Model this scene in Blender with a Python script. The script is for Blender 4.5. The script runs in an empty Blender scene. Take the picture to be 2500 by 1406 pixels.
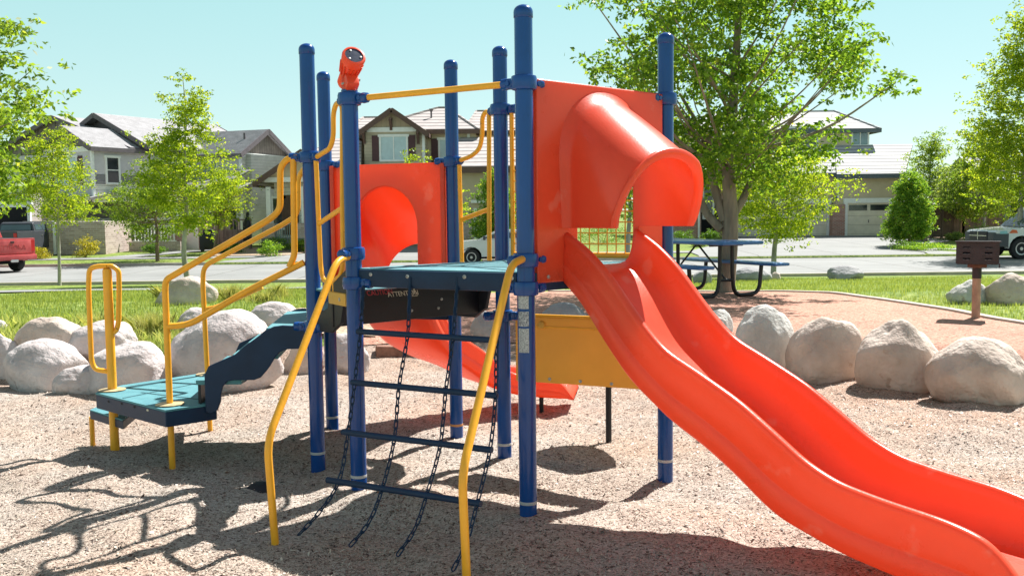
import bpy, bmesh, math, random
import numpy as np
from mathutils import Vector, Matrix
from mathutils.geometry import delaunay_2d_cdt

# ---------------------------------------------------------------- camera, sky, sun, exposure
S = bpy.context.scene
W_ = bpy.data.worlds.new("World"); S.world = W_; W_.use_nodes = True
FL = 2350.0; EYE = 1.55
PIT = math.atan((703 - 516.3) / FL); ROLL = 0.0115
_f = np.array([0, math.cos(PIT), -math.sin(PIT)])
_r0 = np.array([1., 0, 0]); _u0 = np.array([0, math.sin(PIT), math.cos(PIT)])
_r = math.cos(ROLL) * _r0 - math.sin(ROLL) * _u0
_u = math.sin(ROLL) * _r0 + math.cos(ROLL) * _u0
_O = np.array([0, 0, EYE])
cd = bpy.data.cameras.new("camera"); cam = bpy.data.objects.new("camera", cd)
S.collection.objects.link(cam); S.camera = cam
M = Matrix(((_r[0], _u[0], -_f[0], 0), (_r[1], _u[1], -_f[1], 0), (_r[2], _u[2], -_f[2], EYE), (0, 0, 0, 1)))
cam.matrix_world = M
cd.sensor_width = 36; cd.lens = 36 * FL / 2500; cd.clip_end = 3000; cd.clip_start = 0.05
SUN_AZ = math.radians(40)      # clockwise from +Y, the sun stands behind the playground to the right
SUN_EL = math.radians(51)
nt = W_.node_tree; bg = nt.nodes["Background"]
sky = nt.nodes.new("ShaderNodeTexSky"); sky.sky_type = 'NISHITA'; sky.sun_disc = False
sky.sun_elevation = SUN_EL; sky.sun_rotation = SUN_AZ
sky.air_density = 1.0; sky.dust_density = 0.6; sky.ozone_density = 1.0; sky.altitude = 1500
tint = nt.nodes.new("ShaderNodeMix"); tint.data_type = 'RGBA'; tint.blend_type = 'MULTIPLY'
tint.inputs[0].default_value = 1.0; tint.inputs[7].default_value = (.15, .14, .13, 1)
veil = nt.nodes.new("ShaderNodeMix"); veil.data_type = 'RGBA'; veil.blend_type = 'ADD'; veil.inputs[0].default_value = 1.0
# thin bright haze veil low in the sky, fading to clear blue towards the zenith
vtc = nt.nodes.new("ShaderNodeTexCoord"); vsx = nt.nodes.new("ShaderNodeSeparateXYZ"); vr = nt.nodes.new("ShaderNodeValToRGB")
nt.links.new(vtc.outputs['Generated'], vsx.inputs[0]); nt.links.new(vsx.outputs[2], vr.inputs[0]); ve = vr.color_ramp.elements
ve[0].position = 0.0; ve[0].color = (1.40, 1.85, 1.70, 1); ve[1].position = .9; ve[1].color = (.42, .50, .62, 1)
q_ = ve.new(.25); q_.color = (.98, 1.85, 1.68, 1); q_ = ve.new(.5); q_.color = (.90, 1.08, 1.08, 1)
nt.links.new(vr.outputs[0], veil.inputs[7])
nt.links.new(sky.outputs[0], tint.inputs[6]); nt.links.new(tint.outputs[2], veil.inputs[6]); nt.links.new(veil.outputs[2], bg.inputs[0])
bg.inputs[1].default_value = 0.15
sl = bpy.data.lights.new("sun", 'SUN'); sl.energy = 4.5; sl.angle = math.radians(0.55); sl.color = (1, .965, .92)
so = bpy.data.objects.new("sun", sl); S.collection.objects.link(so)
sd = Vector((math.sin(SUN_AZ) * math.cos(SUN_EL), math.cos(SUN_AZ) * math.cos(SUN_EL), math.sin(SUN_EL)))
so.rotation_euler = sd.to_track_quat('Z', 'Y').to_euler(); so.location = (5, 8, 20)
S.view_settings.view_transform = 'Standard'; S.view_settings.look = 'None'
S.view_settings.gamma = 1; S.view_settings.exposure = 1.22
S.cycles.max_bounces = 6; S.cycles.transparent_max_bounces = 8

# ---------------------------------------------------------------- pixel helpers: a place seen in the photo -> a point on a real plane
def ray(x, y): return _f + _r * (x - 1250) / FL - _u * (y - 703) / FL
def gz(x, y, z=0.): d = ray(x, y); return _O + d * (z - EYE) / d[2]
def gy(x, y, Y): d = ray(x, y); return _O + d * Y / d[1]
def pln(x, y, P, n):
    d = ray(x, y); n = np.array(n, float); P = np.array(P, float)
    return _O + d * ((P - _O) @ n) / (d @ n)
def vpl(x, y, A, B):            # vertical plane through A and B
    A = np.array(A, float); B = np.array(B, float); e = B - A
    return pln(x, y, A, (-e[1], e[0], 0))

# ---------------------------------------------------------------- terrain height
rng = np.random.default_rng(7); random.seed(7)
_YBX = [-12, -6, -4.4, -3.4, -2.2, -1.3, -0.6, 0.3, 1.5, 2.4, 3.3, 3.9, 5.0, 7, 12]
_YBY = [8.6, 8.9, 9.1, 8.95, 9.5, 10.3, 10.8, 10.8, 9.9, 9.15, 8.55, 8.0, 7.0, 5.6, 3]
def yb(x): return np.interp(x, _YBX, _YBY)
def sst(a, b, x): t = np.clip((x - a) / (b - a), 0, 1); return t * t * (3 - 2 * t)
_W = [(rng.uniform(0, 6.28), rng.uniform(0, 6.28)) for _ in range(24)]
def wn(x, y, f0=1., n=8, k=0):
    s = 0
    for i in range(n):
        a, p = _W[(i + k) % 24]; f = f0 * (1 + .45 * i)
        s = s + np.sin(x * f * math.cos(a) + y * f * math.sin(a) + p + 1.3 * np.sin(.6 * f * (x * math.sin(a) - y * math.cos(a)) + p)) / (1 + .35 * i)
    return s / 3.2
def g(x, y):
    x = np.asarray(x, float); y = np.asarray(y, float)
    e = y - yb(x)
    soft = np.exp(-((x - .2) / 1.6) ** 2)
    rise = .3 * ((1 - soft) * sst(-.05, .55, e) + soft * sst(-.2, 1.8, e))
    z = rise - .0533 * np.clip(y - 14, 0, 15.2) 
    z = np.where(y > 29.2, np.where(y < 39.5, -.51, -.40 + .019 * np.clip(y - 39.5, 0, 17)), z)
    inside = 1 - sst(-.3, .3, e)
    z = z + inside * (.036 * wn(x, y, 2.6) + .018 * wn(x, y, 7.5, 8, 5))
    z = z + np.where((y < 29) , (1 - inside) * .02 * wn(x, y, 1.1, 8, 3), 0)
    for hx, hy, hr, hd in ((-.65, 4.45, .45, .05), (-1.9, 5.1, .5, -.05), (1.2, 4.9, .35, .035), (-2.6, 5.5, .35, -.04), (.45, 5.2, .4, .05), (2.9, 6.2, .6, .03), (-.9, 7.6, .5, .04), (-3.2, 6.6, .5, .03)):
        z = z - hd * np.exp(-((x - hx) ** 2 + (y - hy) ** 2) / hr ** 2)
    return z
def gf(x, y): return float(g(x, y))
def gpx(x, y):                  # the terrain point seen at a pixel
    z = 0.
    for _ in range(30):
        P = gz(x, y, z); z = .5 * z + .5 * gf(P[0], P[1])
    return gz(x, y, z)

# ---------------------------------------------------------------- mesh helpers
col = S.collection
class MB:
    def __init__(s): s.v = []; s.f = []
    def add(s, vs, fs):
        o = len(s.v); s.v += [tuple(map(float, p)) for p in vs]; s.f += [tuple(i + o for i in q) for q in fs]
    def box(s, c, size, ax=None, bev=0.):
        c = np.array(c, float); h = np.array(size, float) / 2
        ax = np.eye(3) if ax is None else np.array(ax, float)
        if bev <= 0:
            vs = [c + ax[0] * h[0] * i + ax[1] * h[1] * j + ax[2] * h[2] * k for i in (-1, 1) for j in (-1, 1) for k in (-1, 1)]
            s.add(vs, [(0, 1, 3, 2), (4, 6, 7, 5), (0, 4, 5, 1), (2, 3, 7, 6), (0, 2, 6, 4), (1, 5, 7, 3)]); return
        b = min(bev, h.min() * .9)
        bm = bmesh.new(); bmesh.ops.create_cube(bm, size=2)
        for v in bm.verts: v.co = Vector((v.co.x * h[0], v.co.y * h[1], v.co.z * h[2]))
        bmesh.ops.bevel(bm, geom=bm.edges[:], offset=b, segments=2, affect='EDGES', profile=.6)
        bm.verts.index_update()
        vs = [c + ax[0] * v.co.x + ax[1] * v.co.y + ax[2] * v.co.z for v in bm.verts]
        s.add(vs, [tuple(v.index for v in f.verts) for f in bm.faces]); bm.free()
    def bar(s, a, b, w, t, bev=0.):       # rectangular bar between two points, w sideways, t upwards
        a = np.array(a, float); b = np.array(b, float); d = b - a; L = np.linalg.norm(d); d /= L
        up = np.array([0, 0, 1.]) if abs(d[2]) < .95 else np.array([0, 1., 0])
        sd_ = np.cross(up, d); sd_ /= np.linalg.norm(sd_); up = np.cross(d, sd_)
        s.box((a + b) / 2, (L, w, t), (d, sd_, up), bev)
    def tube(s, pts, r, n=10, cap=True, closed=False):
        P = [np.array(p, float) for p in pts]; m = len(P)
        rr = [r] * m if np.isscalar(r) else list(r)
        prev = None; rings = []
        for i in range(m):
            if closed: d = P[(i + 1) % m] - P[i - 1]
            else: d = P[min(i + 1, m - 1)] - P[max(i - 1, 0)]
            d = d / (np.linalg.norm(d) + 1e-12)
            if prev is None:
                a = np.array([0, 0, 1.]) if abs(d[2]) < .9 else np.array([1., 0, 0])
                nn = np.cross(d, a)
            else: nn = prev - d * (prev @ d)
            nn /= np.linalg.norm(nn); prev = nn; bb = np.cross(d, nn)
            rings.append([P[i] + rr[i] * (math.cos(2 * math.pi * k / n) * nn + math.sin(2 * math.pi * k / n) * bb) for k in range(n)])
        o = len(s.v)
        for R in rings: s.v += [tuple(p) for p in R]
        for i in range(m if closed else m - 1):
            j = (i + 1) % m
            for k in range(n):
                k2 = (k + 1) % n
                s.f.append((o + i * n + k, o + i * n + k2, o + j * n + k2, o + j * n + k))
        if cap and not closed:
            s.f.append(tuple(o + k for k in range(n))[::-1]); s.f.append(tuple(o + (m - 1) * n + k for k in range(n)))
    def lathe(s, c, prof, ax=(0, 0, 1), n=24):    # prof: (r, h) along axis from c
        c = np.array(c, float); a = np.array(ax, float); a /= np.linalg.norm(a)
        q = np.array([1., 0, 0]) if abs(a[0]) < .9 else np.array([0, 1., 0])
        e = np.cross(a, q); e /= np.linalg.norm(e); k = np.cross(a, e); o = len(s.v)
        for (r, h) in prof:
            for i in range(n):
                t = 2 * math.pi * i / n
                s.v.append(tuple(c + a * h + max(r, 1e-4) * (math.cos(t) * e + math.sin(t) * k)))
        for j in range(len(prof) - 1):
            for i in range(n):
                i2 = (i + 1) % n
                s.f.append((o + j * n + i, o + j * n + i2, o + (j + 1) * n + i2, o + (j + 1) * n + i))
        s.f.append(tuple(o + i for i in range(n))[::-1]); m = (len(prof) - 1) * n
        s.f.append(tuple(o + m + i for i in range(n)))
    def prism(s, poly, d):               # polygon of 3d points extruded by vector d
        P = [np.array(p, float) for p in poly]; d = np.array(d, float); n = len(P)
        s.add(P + [p + d for p in P], [tuple(range(n))[::-1], tuple(range(n, 2 * n))] + [(i, (i + 1) % n, (i + 1) % n + n, i + n) for i in range(n)])
    def quad(s, a, b, c, d): s.add([a, b, c, d], [(0, 1, 2, 3)])
    def build(s, name, mat, parent=None, smooth=False, bevel=0., ang=40, solid=0., sub=0, fixn=True):
        me = bpy.data.meshes.new(name)
        me.from_pydata(s.v, [], s.f)
        if fixn and len(s.f) < 60000:
            bm = bmesh.new(); bm.from_mesh(me); bmesh.ops.recalc_face_normals(bm, faces=bm.faces[:]); bm.to_mesh(me); bm.free()
        me.update()
        if smooth:
            me.polygons.foreach_set('use_smooth', [True] * len(me.polygons))
            if smooth != 'all': me.set_sharp_from_angle(angle=math.radians(ang))
        me.materials.append(mat)
        o = bpy.data.objects.new(name, me); col.objects.link(o)
        if parent is not None:
            o.parent = parent; o.matrix_parent_inverse = parent.matrix_world.inverted() if False else Matrix.Translation(-world_loc(parent))
        if solid: m = o.modifiers.new('s', 'SOLIDIFY'); m.thickness = solid; m.offset = 0
        if bevel: m = o.modifiers.new('b', 'BEVEL'); m.width = bevel; m.segments = 2; m.limit_method = 'ANGLE'; m.angle_limit = math.radians(35)
        if sub: m = o.modifiers.new('u', 'SUBSURF'); m.levels = sub; m.render_levels = sub
        return o
def world_loc(o):
    l = Vector((0, 0, 0))
    while o is not None:
        l = l + o.location; o = o.parent if o.type == 'EMPTY' else None
    return l
def empty(name, loc, label, cat, group=None):
    o = bpy.data.objects.new(name, None); col.objects.link(o); o.location = loc; o.empty_display_size = .2
    o['label'] = label; o['category'] = cat
    if group: o['group'] = group
    return o
def tag(o, label, cat, group=None):
    o['label'] = label; o['category'] = cat
    if group: o['group'] = group
    return o
def struct(o): o['kind'] = 'structure'; return o
def fillet(pts, r=.06, n=5):
    P = [np.array(p, float) for p in pts]; out = [P[0]]
    for i in range(1, len(P) - 1):
        a = P[i - 1] - P[i]; b = P[i + 1] - P[i]; la = np.linalg.norm(a); lb = np.linalg.norm(b)
        k = min(r, la * .48, lb * .48); p0 = P[i] + a / la * k; p2 = P[i] + b / lb * k
        for j in range(n + 1):
            t = j / n; out.append((1 - t) ** 2 * p0 + 2 * t * (1 - t) * P[i] + t * t * p2)
    out.append(P[-1]); return out
def catmull(pts, n=8):
    P = [np.array(p, float) for p in pts]; P = [2 * P[0] - P[1]] + P + [2 * P[-1] - P[-2]]; out = []
    for i in range(1, len(P) - 2):
        for j in range(n):
            t = j / n
            out.append(.5 * ((2 * P[i]) + (-P[i - 1] + P[i + 1]) * t + (2 * P[i - 1] - 5 * P[i] + 4 * P[i + 1] - P[i + 2]) * t * t + (-P[i - 1] + 3 * P[i] - 3 * P[i + 1] + P[i + 2]) * t ** 3))
    out.append(P[-2]); return out

# ---------------------------------------------------------------- materials
def lin(c): return tuple((v / 12.92 if v <= .04045 else ((v + .055) / 1.055) ** 2.4) for v in c)
MATS = {}
def mat(name, c, rough=.6, var=.12, scale=3., bump=0., bscale=40., spec=.4, metal=0., c2=None, trans=0., detail=5., coat=0., stretch=None, wear=None, tcol=None):
    """principled surface with procedural colour variation and bump"""
    m = bpy.data.materials.new(name); m.use_nodes = True; t = m.node_tree; N = t.nodes; L = t.links
    b = N['Principled BSDF']; b.inputs['Roughness'].default_value = rough; b.inputs['Metallic'].default_value = metal
    b.inputs['Specular IOR Level'].default_value = spec
    if coat: b.inputs['Coat Weight'].default_value = coat; b.inputs['Coat Roughness'].default_value = .08
    tc = N.new('ShaderNodeTexCoord'); src = tc.outputs['Object']
    if stretch:
        mp = N.new('ShaderNodeMapping'); mp.inputs['Scale'].default_value = stretch; L.new(src, mp.inputs[0]); src = mp.outputs[0]
    n = N.new('ShaderNodeTexNoise'); n.inputs['Scale'].default_value = scale; n.inputs['Detail'].default_value = detail
    n.inputs['Roughness'].default_value = .6; L.new(src, n.inputs['Vector'])
    r = N.new('ShaderNodeValToRGB'); L.new(n.outputs[0], r.inputs[0])
    ca = tuple(max(0, v * (1 - var)) for v in c); cb = c2 if c2 else tuple(min(1, v * (1 + var)) for v in c)
    r.color_ramp.elements[0].position = .32; r.color_ramp.elements[1].position = .68
    r.color_ramp.elements[0].color = (*ca, 1); r.color_ramp.elements[1].color = (*cb, 1)
    out = r.outputs[0]
    if wear:
        n3 = N.new('ShaderNodeTexNoise'); n3.inputs['Scale'].default_value = wear[1]; n3.inputs['Detail'].default_value = 8; L.new(src, n3.inputs['Vector'])
        r3 = N.new('ShaderNodeValToRGB'); L.new(n3.outputs[0], r3.inputs[0])
        r3.color_ramp.elements[0].position = wear[2]; r3.color_ramp.elements[1].position = wear[2] + .06
        mx = N.new('ShaderNodeMix'); mx.data_type = 'RGBA'; L.new(r3.outputs[0], mx.inputs[0]); L.new(out, mx.inputs[6]); mx.inputs[7].default_value = (*wear[0], 1); out = mx.outputs[2]
    L.new(out, b.inputs['Base Color'])
    rr = N.new('ShaderNodeMath'); rr.operation = 'MULTIPLY_ADD'; L.new(n.outputs[0], rr.inputs[0]); rr.inputs[1].default_value = .16; rr.inputs[2].default_value = rough - .08
    L.new(rr.outputs[0], b.inputs['Roughness'])
    if bump:
        n2 = N.new('ShaderNodeTexNoise'); n2.inputs['Scale'].default_value = bscale; n2.inputs['Detail'].default_value = 6; L.new(src, n2.inputs['Vector'])
        bp = N.new('ShaderNodeBump'); bp.inputs['Strength'].default_value = min(1, bump); bp.inputs['Distance'].default_value = .02 if bump <= 1 else .02 * bump
        L.new(n2.outputs[0], bp.inputs['Height']); L.new(bp.outputs[0], b.inputs['Normal'])
    if trans:
        tr = N.new('ShaderNodeBsdfTranslucent'); (L.new(out, tr.inputs[0]) if tcol is None else setattr(tr.inputs[0], 'default_value', (*tcol, 1))); ms = N.new('ShaderNodeMixShader'); ms.inputs[0].default_value = trans
        L.new(b.outputs[0], ms.inputs[1]); L.new(tr.outputs[0], ms.inputs[2]); L.new(ms.outputs[0], N['Material Output'].inputs[0])
    MATS[name] = m; return m
def leafmat(name, ca, cb, trans=.45, cc=None):
    m = bpy.data.materials.new(name); m.use_nodes = True; t = m.node_tree; N = t.nodes; L = t.links
    b = N['Principled BSDF']; b.inputs['Roughness'].default_value = .45; b.inputs['Specular IOR Level'].default_value = .35
    gm = N.new('ShaderNodeNewGeometry'); r = N.new('ShaderNodeValToRGB'); L.new(gm.outputs['Random Per Island'], r.inputs[0])
    r.color_ramp.elements[0].color = (*ca, 1); r.color_ramp.elements[1].color = (*cb, 1)
    if cc: e = r.color_ramp.elements.new(.93); e.color = (*cb, 1); r.color_ramp.elements[-1].color = (*cc, 1)
    L.new(r.outputs[0], b.inputs['Base Color']); tr = N.new('ShaderNodeBsdfTranslucent'); 
    br = N.new('ShaderNodeMix'); br.data_type = 'RGBA'; br.blend_type = 'MULTIPLY'; br.inputs[0].default_value = 1; br.inputs[7].default_value = (1.9, 1.75, .9, 1)
    L.new(r.outputs[0], br.inputs[6]); L.new(br.outputs[2], tr.inputs[0])
    ms = N.new('ShaderNodeMixShader'); ms.inputs[0].default_value = trans; L.new(b.outputs[0], ms.inputs[1]); L.new(tr.outputs[0], ms.inputs[2]); L.new(ms.outputs[0], N['Material Output'].inputs[0])
    return m
def speckmat(name, stops, scale, bump=.6, bscale=60, big=None, vor=True, bigscale=.5):
    """granular ground: voronoi cell colours over a slow noise drift"""
    m = bpy.data.materials.new(name); m.use_nodes = True; t = m.node_tree; N = t.nodes; L = t.links
    b = N['Principled BSDF']; b.inputs['Roughness'].default_value = .9; b.inputs['Specular IOR Level'].default_value = .15
    tc = N.new('ShaderNodeTexCoord'); nw = N.new('ShaderNodeTexNoise'); nw.inputs['Scale'].default_value = scale * .35; L.new(tc.outputs['Object'], nw.inputs['Vector'])
    ad = N.new('ShaderNodeMix'); ad.data_type = 'VECTOR'; ad.inputs[0].default_value = .05; L.new(tc.outputs['Object'], ad.inputs[4]); L.new(nw.outputs[1], ad.inputs[5])
    v = N.new('ShaderNodeTexVoronoi'); v.inputs['Scale'].default_value = scale; L.new(ad.outputs[1], v.inputs['Vector'])
    sp = N.new('ShaderNodeSeparateColor'); L.new(v.outputs['Color'], sp.inputs[0])
    r = N.new('ShaderNodeValToRGB'); L.new(sp.outputs[0], r.inputs[0]); e = r.color_ramp.elements
    e[0].position = stops[0][0]; e[0].color = (*stops[0][1], 1); e[1].position = stops[-1][0]; e[1].color = (*stops[-1][1], 1)
    for p, c in stops[1:-1]: q = e.new(p); q.color = (*c, 1)
    out = r.outputs[0]
    if big:
        nb = N.new('ShaderNodeTexNoise'); nb.inputs['Scale'].default_value = bigscale; nb.inputs['Detail'].default_value = 6; L.new(tc.outputs['Object'], nb.inputs['Vector'])
        rb = N.new('ShaderNodeValToRGB'); L.new(nb.outputs[0], rb.inputs[0]); rb.color_ramp.elements[0].position = .4; rb.color_ramp.elements[1].position = .65
        rb.color_ramp.elements[0].color = (1, 1, 1, 1); rb.color_ramp.elements[1].color = (*big, 1)
        mx = N.new('ShaderNodeMix'); mx.data_type = 'RGBA'; mx.blend_type = 'MULTIPLY'; mx.inputs[0].default_value = 1; L.new(out, mx.inputs[6]); L.new(rb.outputs[0], mx.inputs[7]); out = mx.outputs[2]
    L.new(out, b.inputs['Base Color'])
    n2 = N.new('ShaderNodeTexNoise'); n2.inputs['Scale'].default_value = bscale; n2.inputs['Detail'].default_value = 5; L.new(tc.outputs['Object'], n2.inputs['Vector'])
    bp = N.new('ShaderNodeBump'); bp.inputs['Strength'].default_value = bump; bp.inputs['Distance'].default_value = .012; L.new(n2.outputs[0], bp.inputs['Height']); L.new(bp.outputs[0], b.inputs['Normal'])
    return m
def brickmat(name, c1, c2, mortar, scale=1., bw=.22, bh=.075, bump=.5, sq=1.):
    m = bpy.data.materials.new(name); m.use_nodes = True; t = m.node_tree; N = t.nodes; L = t.links
    b = N['Principled BSDF']; b.inputs['Roughness'].default_value = .85
    tc = N.new('ShaderNodeTexCoord'); sx = N.new('ShaderNodeSeparateXYZ'); L.new(tc.outputs['Object'], sx.inputs[0])
    ad = N.new('ShaderNodeMath'); ad.operation = 'ADD'; L.new(sx.outputs[0], ad.inputs[0]); L.new(sx.outputs[1], ad.inputs[1])
    cx = N.new('ShaderNodeCombineXYZ'); L.new(ad.outputs[0], cx.inputs[0]); L.new(sx.outputs[2], cx.inputs[1])
    br = N.new('ShaderNodeTexBrick'); L.new(cx.outputs[0], br.inputs[0]); br.inputs['Scale'].default_value = scale
    br.inputs['Brick Width'].default_value = bw; br.inputs['Row Height'].default_value = bh; br.inputs['Mortar Size'].default_value = .01
    br.inputs['Color1'].default_value = (*c1, 1); br.inputs['Color2'].default_value = (*c2, 1); br.inputs['Mortar'].default_value = (*mortar, 1)
    L.new(br.outputs[0], b.inputs['Base Color']); bp = N.new('ShaderNodeBump'); bp.inputs['Strength'].default_value = bump; bp.inputs['Distance'].default_value = .01; bp.invert = True
    L.new(br.outputs[1], bp.inputs['Height']); L.new(bp.outputs[0], b.inputs['Normal']); return m
def bandmat(name, c, period, axis=2, depth=.02, dark=.55, rough=.7, width=.1, var=.1):
    """courses: lap siding, tile rows, boards; a groove line every `period`, kept in the material"""
    m = mat(name, c, rough, var, 2.5); t = m.node_tree; N = t.nodes; L = t.links; b = N['Principled BSDF']
    tc = N.new('ShaderNodeTexCoord'); sx = N.new('ShaderNodeSeparateXYZ'); L.new(tc.outputs['Object'], sx.inputs[0])
    src = sx.outputs[axis] if axis < 3 else None
    if axis == 3:
        a = N.new('ShaderNodeMath'); a.operation = 'ADD'; L.new(sx.outputs[0], a.inputs[0]); L.new(sx.outputs[1], a.inputs[1]); src = a.outputs[0]
    d = N.new('ShaderNodeMath'); d.operation = 'DIVIDE'; L.new(src, d.inputs[0]); d.inputs[1].default_value = period
    fr = N.new('ShaderNodeMath'); fr.operation = 'FRACT'; L.new(d.outputs[0], fr.inputs[0])
    bp = N.new('ShaderNodeBump'); bp.inputs['Strength'].default_value = 1; bp.inputs['Distance'].default_value = depth; bp.invert = False
    L.new(fr.outputs[0], bp.inputs['Height']); L.new(bp.outputs[0], b.inputs['Normal'])
    lt = N.new('ShaderNodeMath'); lt.operation = 'LESS_THAN'; L.new(fr.outputs[0], lt.inputs[0]); lt.inputs[1].default_value = width
    old = b.inputs['Base Color'].links[0].from_socket
    mx = N.new('ShaderNodeMix'); mx.data_type = 'RGBA'; mx.blend_type = 'MULTIPLY'; L.new(lt.outputs[0], mx.inputs[0]); L.new(old, mx.inputs[6]); mx.inputs[7].default_value = (dark, dark, dark, 1)
    L.new(mx.outputs[2], b.inputs['Base Color']); return m

RED = mat('red plastic', (.87, .098, .044), .29, .05, 2.5, .05, 90, .5, c2=(.92, .125, .058), trans=.34, tcol=(1.0, .25, .08), wear=((.86, .22, .14), 6, .66))
BLUE = mat('blue enamel', (.004, .058, .24), .20, .12, 3, .02, 30, spec=.4, coat=.15, wear=((.02, .09, .24), 14, .74))
NAVY = mat('navy plastic', (.010, .030, .070), .45, .15, 6, .08, 120, spec=.25)
BLACK = mat('black plastic', (.014, .014, .018), .5, .2, 6, .08, 80)
TEAL = mat('teal deck coating', (.075, .25, .29), .65, .12, 10, .35, 220, c2=(.11, .30, .33))
YEL = mat('yellow enamel', (.92, .42, .025), .33, .08, 8, .05, 60, .45, wear=((.42, .17, .03), 22, .70))
YPL = mat('yellow panel', (.86, .48, .08), .42, .06, 3, .04, 60, trans=.22)
STEEL = mat('bolt steel', (.42, .42, .40), .4, .3, 80, metal=.6)
# ---------------------------------------------------------------- ground
UP_ = np.array([0, 0, 1.])
MULCH = speckmat('wood mulch', [(0, (.05, .035, .03)), (.10, (.16, .11, .09)), (.2, (.31, .26, .22)), (.6, (.43, .37, .315)), (1, (.56, .50, .44))], 110, .9, 110, (1.0, .88, .80), bigscale=.9)
# red gravel has been kicked into the mulch towards the picnic side
_t = MULCH.node_tree; _b = _t.nodes['Principled BSDF']; _o = _b.inputs['Base Color'].links[0].from_socket; _tc = _t.nodes.new('ShaderNodeTexCoord')
_nz = _t.nodes.new('ShaderNodeTexNoise'); _nz.inputs['Scale'].default_value = 1.4; _nz.inputs['Detail'].default_value = 7; _t.links.new(_tc.outputs['Object'], _nz.inputs['Vector'])
_d = _t.nodes.new('ShaderNodeVectorMath'); _d.operation = 'DOT_PRODUCT'; _d.inputs[1].default_value = (.28, .42, 0); _t.links.new(_tc.outputs['Object'], _d.inputs[0])
_ma = _t.nodes.new('ShaderNodeMath'); _ma.operation = 'MULTIPLY_ADD'; _ma.inputs[1].default_value = 3.0; _t.links.new(_nz.outputs[0], _ma.inputs[0]); _t.links.new(_d.outputs['Value'], _ma.inputs[2])
_mr = _t.nodes.new('ShaderNodeMapRange'); _mr.inputs[1].default_value = 4.3; _mr.inputs[2].default_value = 6.2; _t.links.new(_ma.outputs[0], _mr.inputs[0])
_m = _t.nodes.new('ShaderNodeMix'); _m.data_type = 'RGBA'; _m.blend_type = 'MULTIPLY'; _t.links.new(_mr.outputs[0], _m.inputs[0]); _t.links.new(_o, _m.inputs[6]); _m.inputs[7].default_value = (1.02, .84, .76, 1)
_t.links.new(_m.outputs[2], _b.inputs['Base Color'])
REDG = speckmat('red gravel', [(0, (.20, .085, .06)), (.15, (.36, .18, .13)), (.6, (.48, .255, .185)), (1, (.56, .34, .26))], 60, .8, 110, (1.1, 1.15, 1.15), bigscale=.6)
LAWN = speckmat('lawn grass', [(0, (.07, .13, .015)), (.4, (.14, .205, .04)), (.8, (.195, .27, .065)), (1, (.27, .33, .11))], 16, 1, 45, (1.25, 1.1, 1.0), bigscale=.6)
DIRT = speckmat('bare dirt', [(0, (.28, .2, .14)), (.5, (.42, .31, .22)), (1, (.55, .43, .32))], 30, .9, 60)
CONC = mat('pale concrete', (.235, .24, .23), .85, .08, .5, .15, 80, c2=(.285, .29, .28), detail=9)
_t = CONC.node_tree; _b = _t.nodes['Principled BSDF']; _o = _b.inputs['Base Color'].links[0].from_socket
_tc = _t.nodes.new('ShaderNodeTexCoord'); _br = _t.nodes.new('ShaderNodeTexBrick'); _br.offset = 0; _br.inputs['Scale'].default_value = 1; _br.inputs['Brick Width'].default_value = 3.4; _br.inputs['Row Height'].default_value = 3.45
_br.inputs['Mortar Size'].default_value = .03; _br.inputs['Color1'].default_value = (1, 1, 1, 1); _br.inputs['Color2'].default_value = (.93, .93, .93, 1); _br.inputs['Mortar'].default_value = (.45, .43, .4, 1)
_t.links.new(_tc.outputs['Object'], _br.inputs[0]); _m = _t.nodes.new('ShaderNodeMix'); _m.data_type = 'RGBA'; _m.blend_type = 'MULTIPLY'; _m.inputs[0].default_value = 1
_t.links.new(_o, _m.inputs[6]); _t.links.new(_br.outputs[0], _m.inputs[7]); _t.links.new(_m.outputs[2], _b.inputs['Base Color'])
CURBM = mat('kerb concrete', (.46, .40, .34), .9, .15, 3, .3, 60)

def gridsheet(name, xs, rows, off, m):
    """rows: function x-> list of y (same length for every x)"""
    V = []; R = [rows(x) for x in xs]; n = len(R[0])
    X = np.repeat(np.array(xs)[:, None], n, 1); Y = np.array(R); Z = g(X, Y) + off
    b = MB(); b.v = [tuple(p) for p in np.stack([X, Y, Z], -1).reshape(-1, 3).tolist()]
    b.f = [(i * n + j, (i + 1) * n + j, (i + 1) * n + j + 1, i * n + j + 1) for i in range(len(xs) - 1) for j in range(n - 1)]
    return b.build(name, m, smooth='all', fixn=False)
def sheet(name, poly, sp, off, m, zf=None):
    P = np.array(poly, float); lo = P.min(0); hi = P.max(0)
    bd = []
    for i in range(len(P)):
        a, b_ = P[i], P[(i + 1) % len(P)]; k = max(1, int(np.linalg.norm(b_ - a) / sp))
        bd += [a + (b_ - a) * t / k for t in range(k)]
    nb = len(bd); vs = [Vector(p) for p in bd]
    def inside(p):
        c = False
        for i in range(len(P)):
            a, b_ = P[i], P[(i + 1) % len(P)]
            if (a[1] > p[1]) != (b_[1] > p[1]) and p[0] < (b_[0] - a[0]) * (p[1] - a[1]) / (b_[1] - a[1]) + a[0]: c = not c
        return c
    x = lo[0] + sp / 2
    while x < hi[0]:
        y = lo[1] + sp / 2
        while y < hi[1]:
            if inside((x, y)): vs.append(Vector((x, y)))
            y += sp
        x += sp
    r = delaunay_2d_cdt(vs, [(i, (i + 1) % nb) for i in range(nb)], [], 1, 1e-5)
    b = MB(); zz = (zf or g)
    b.v = [(v.x, v.y, float(zz(v.x, v.y)) + off) for v in r[0]]; b.f = [tuple(f) for f in r[2]]
    o = b.build(name, m, smooth='all')
    if o.data.polygons and o.data.polygons[0].normal.z < 0: o.data.flip_normals()
    return struct(o)

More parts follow.
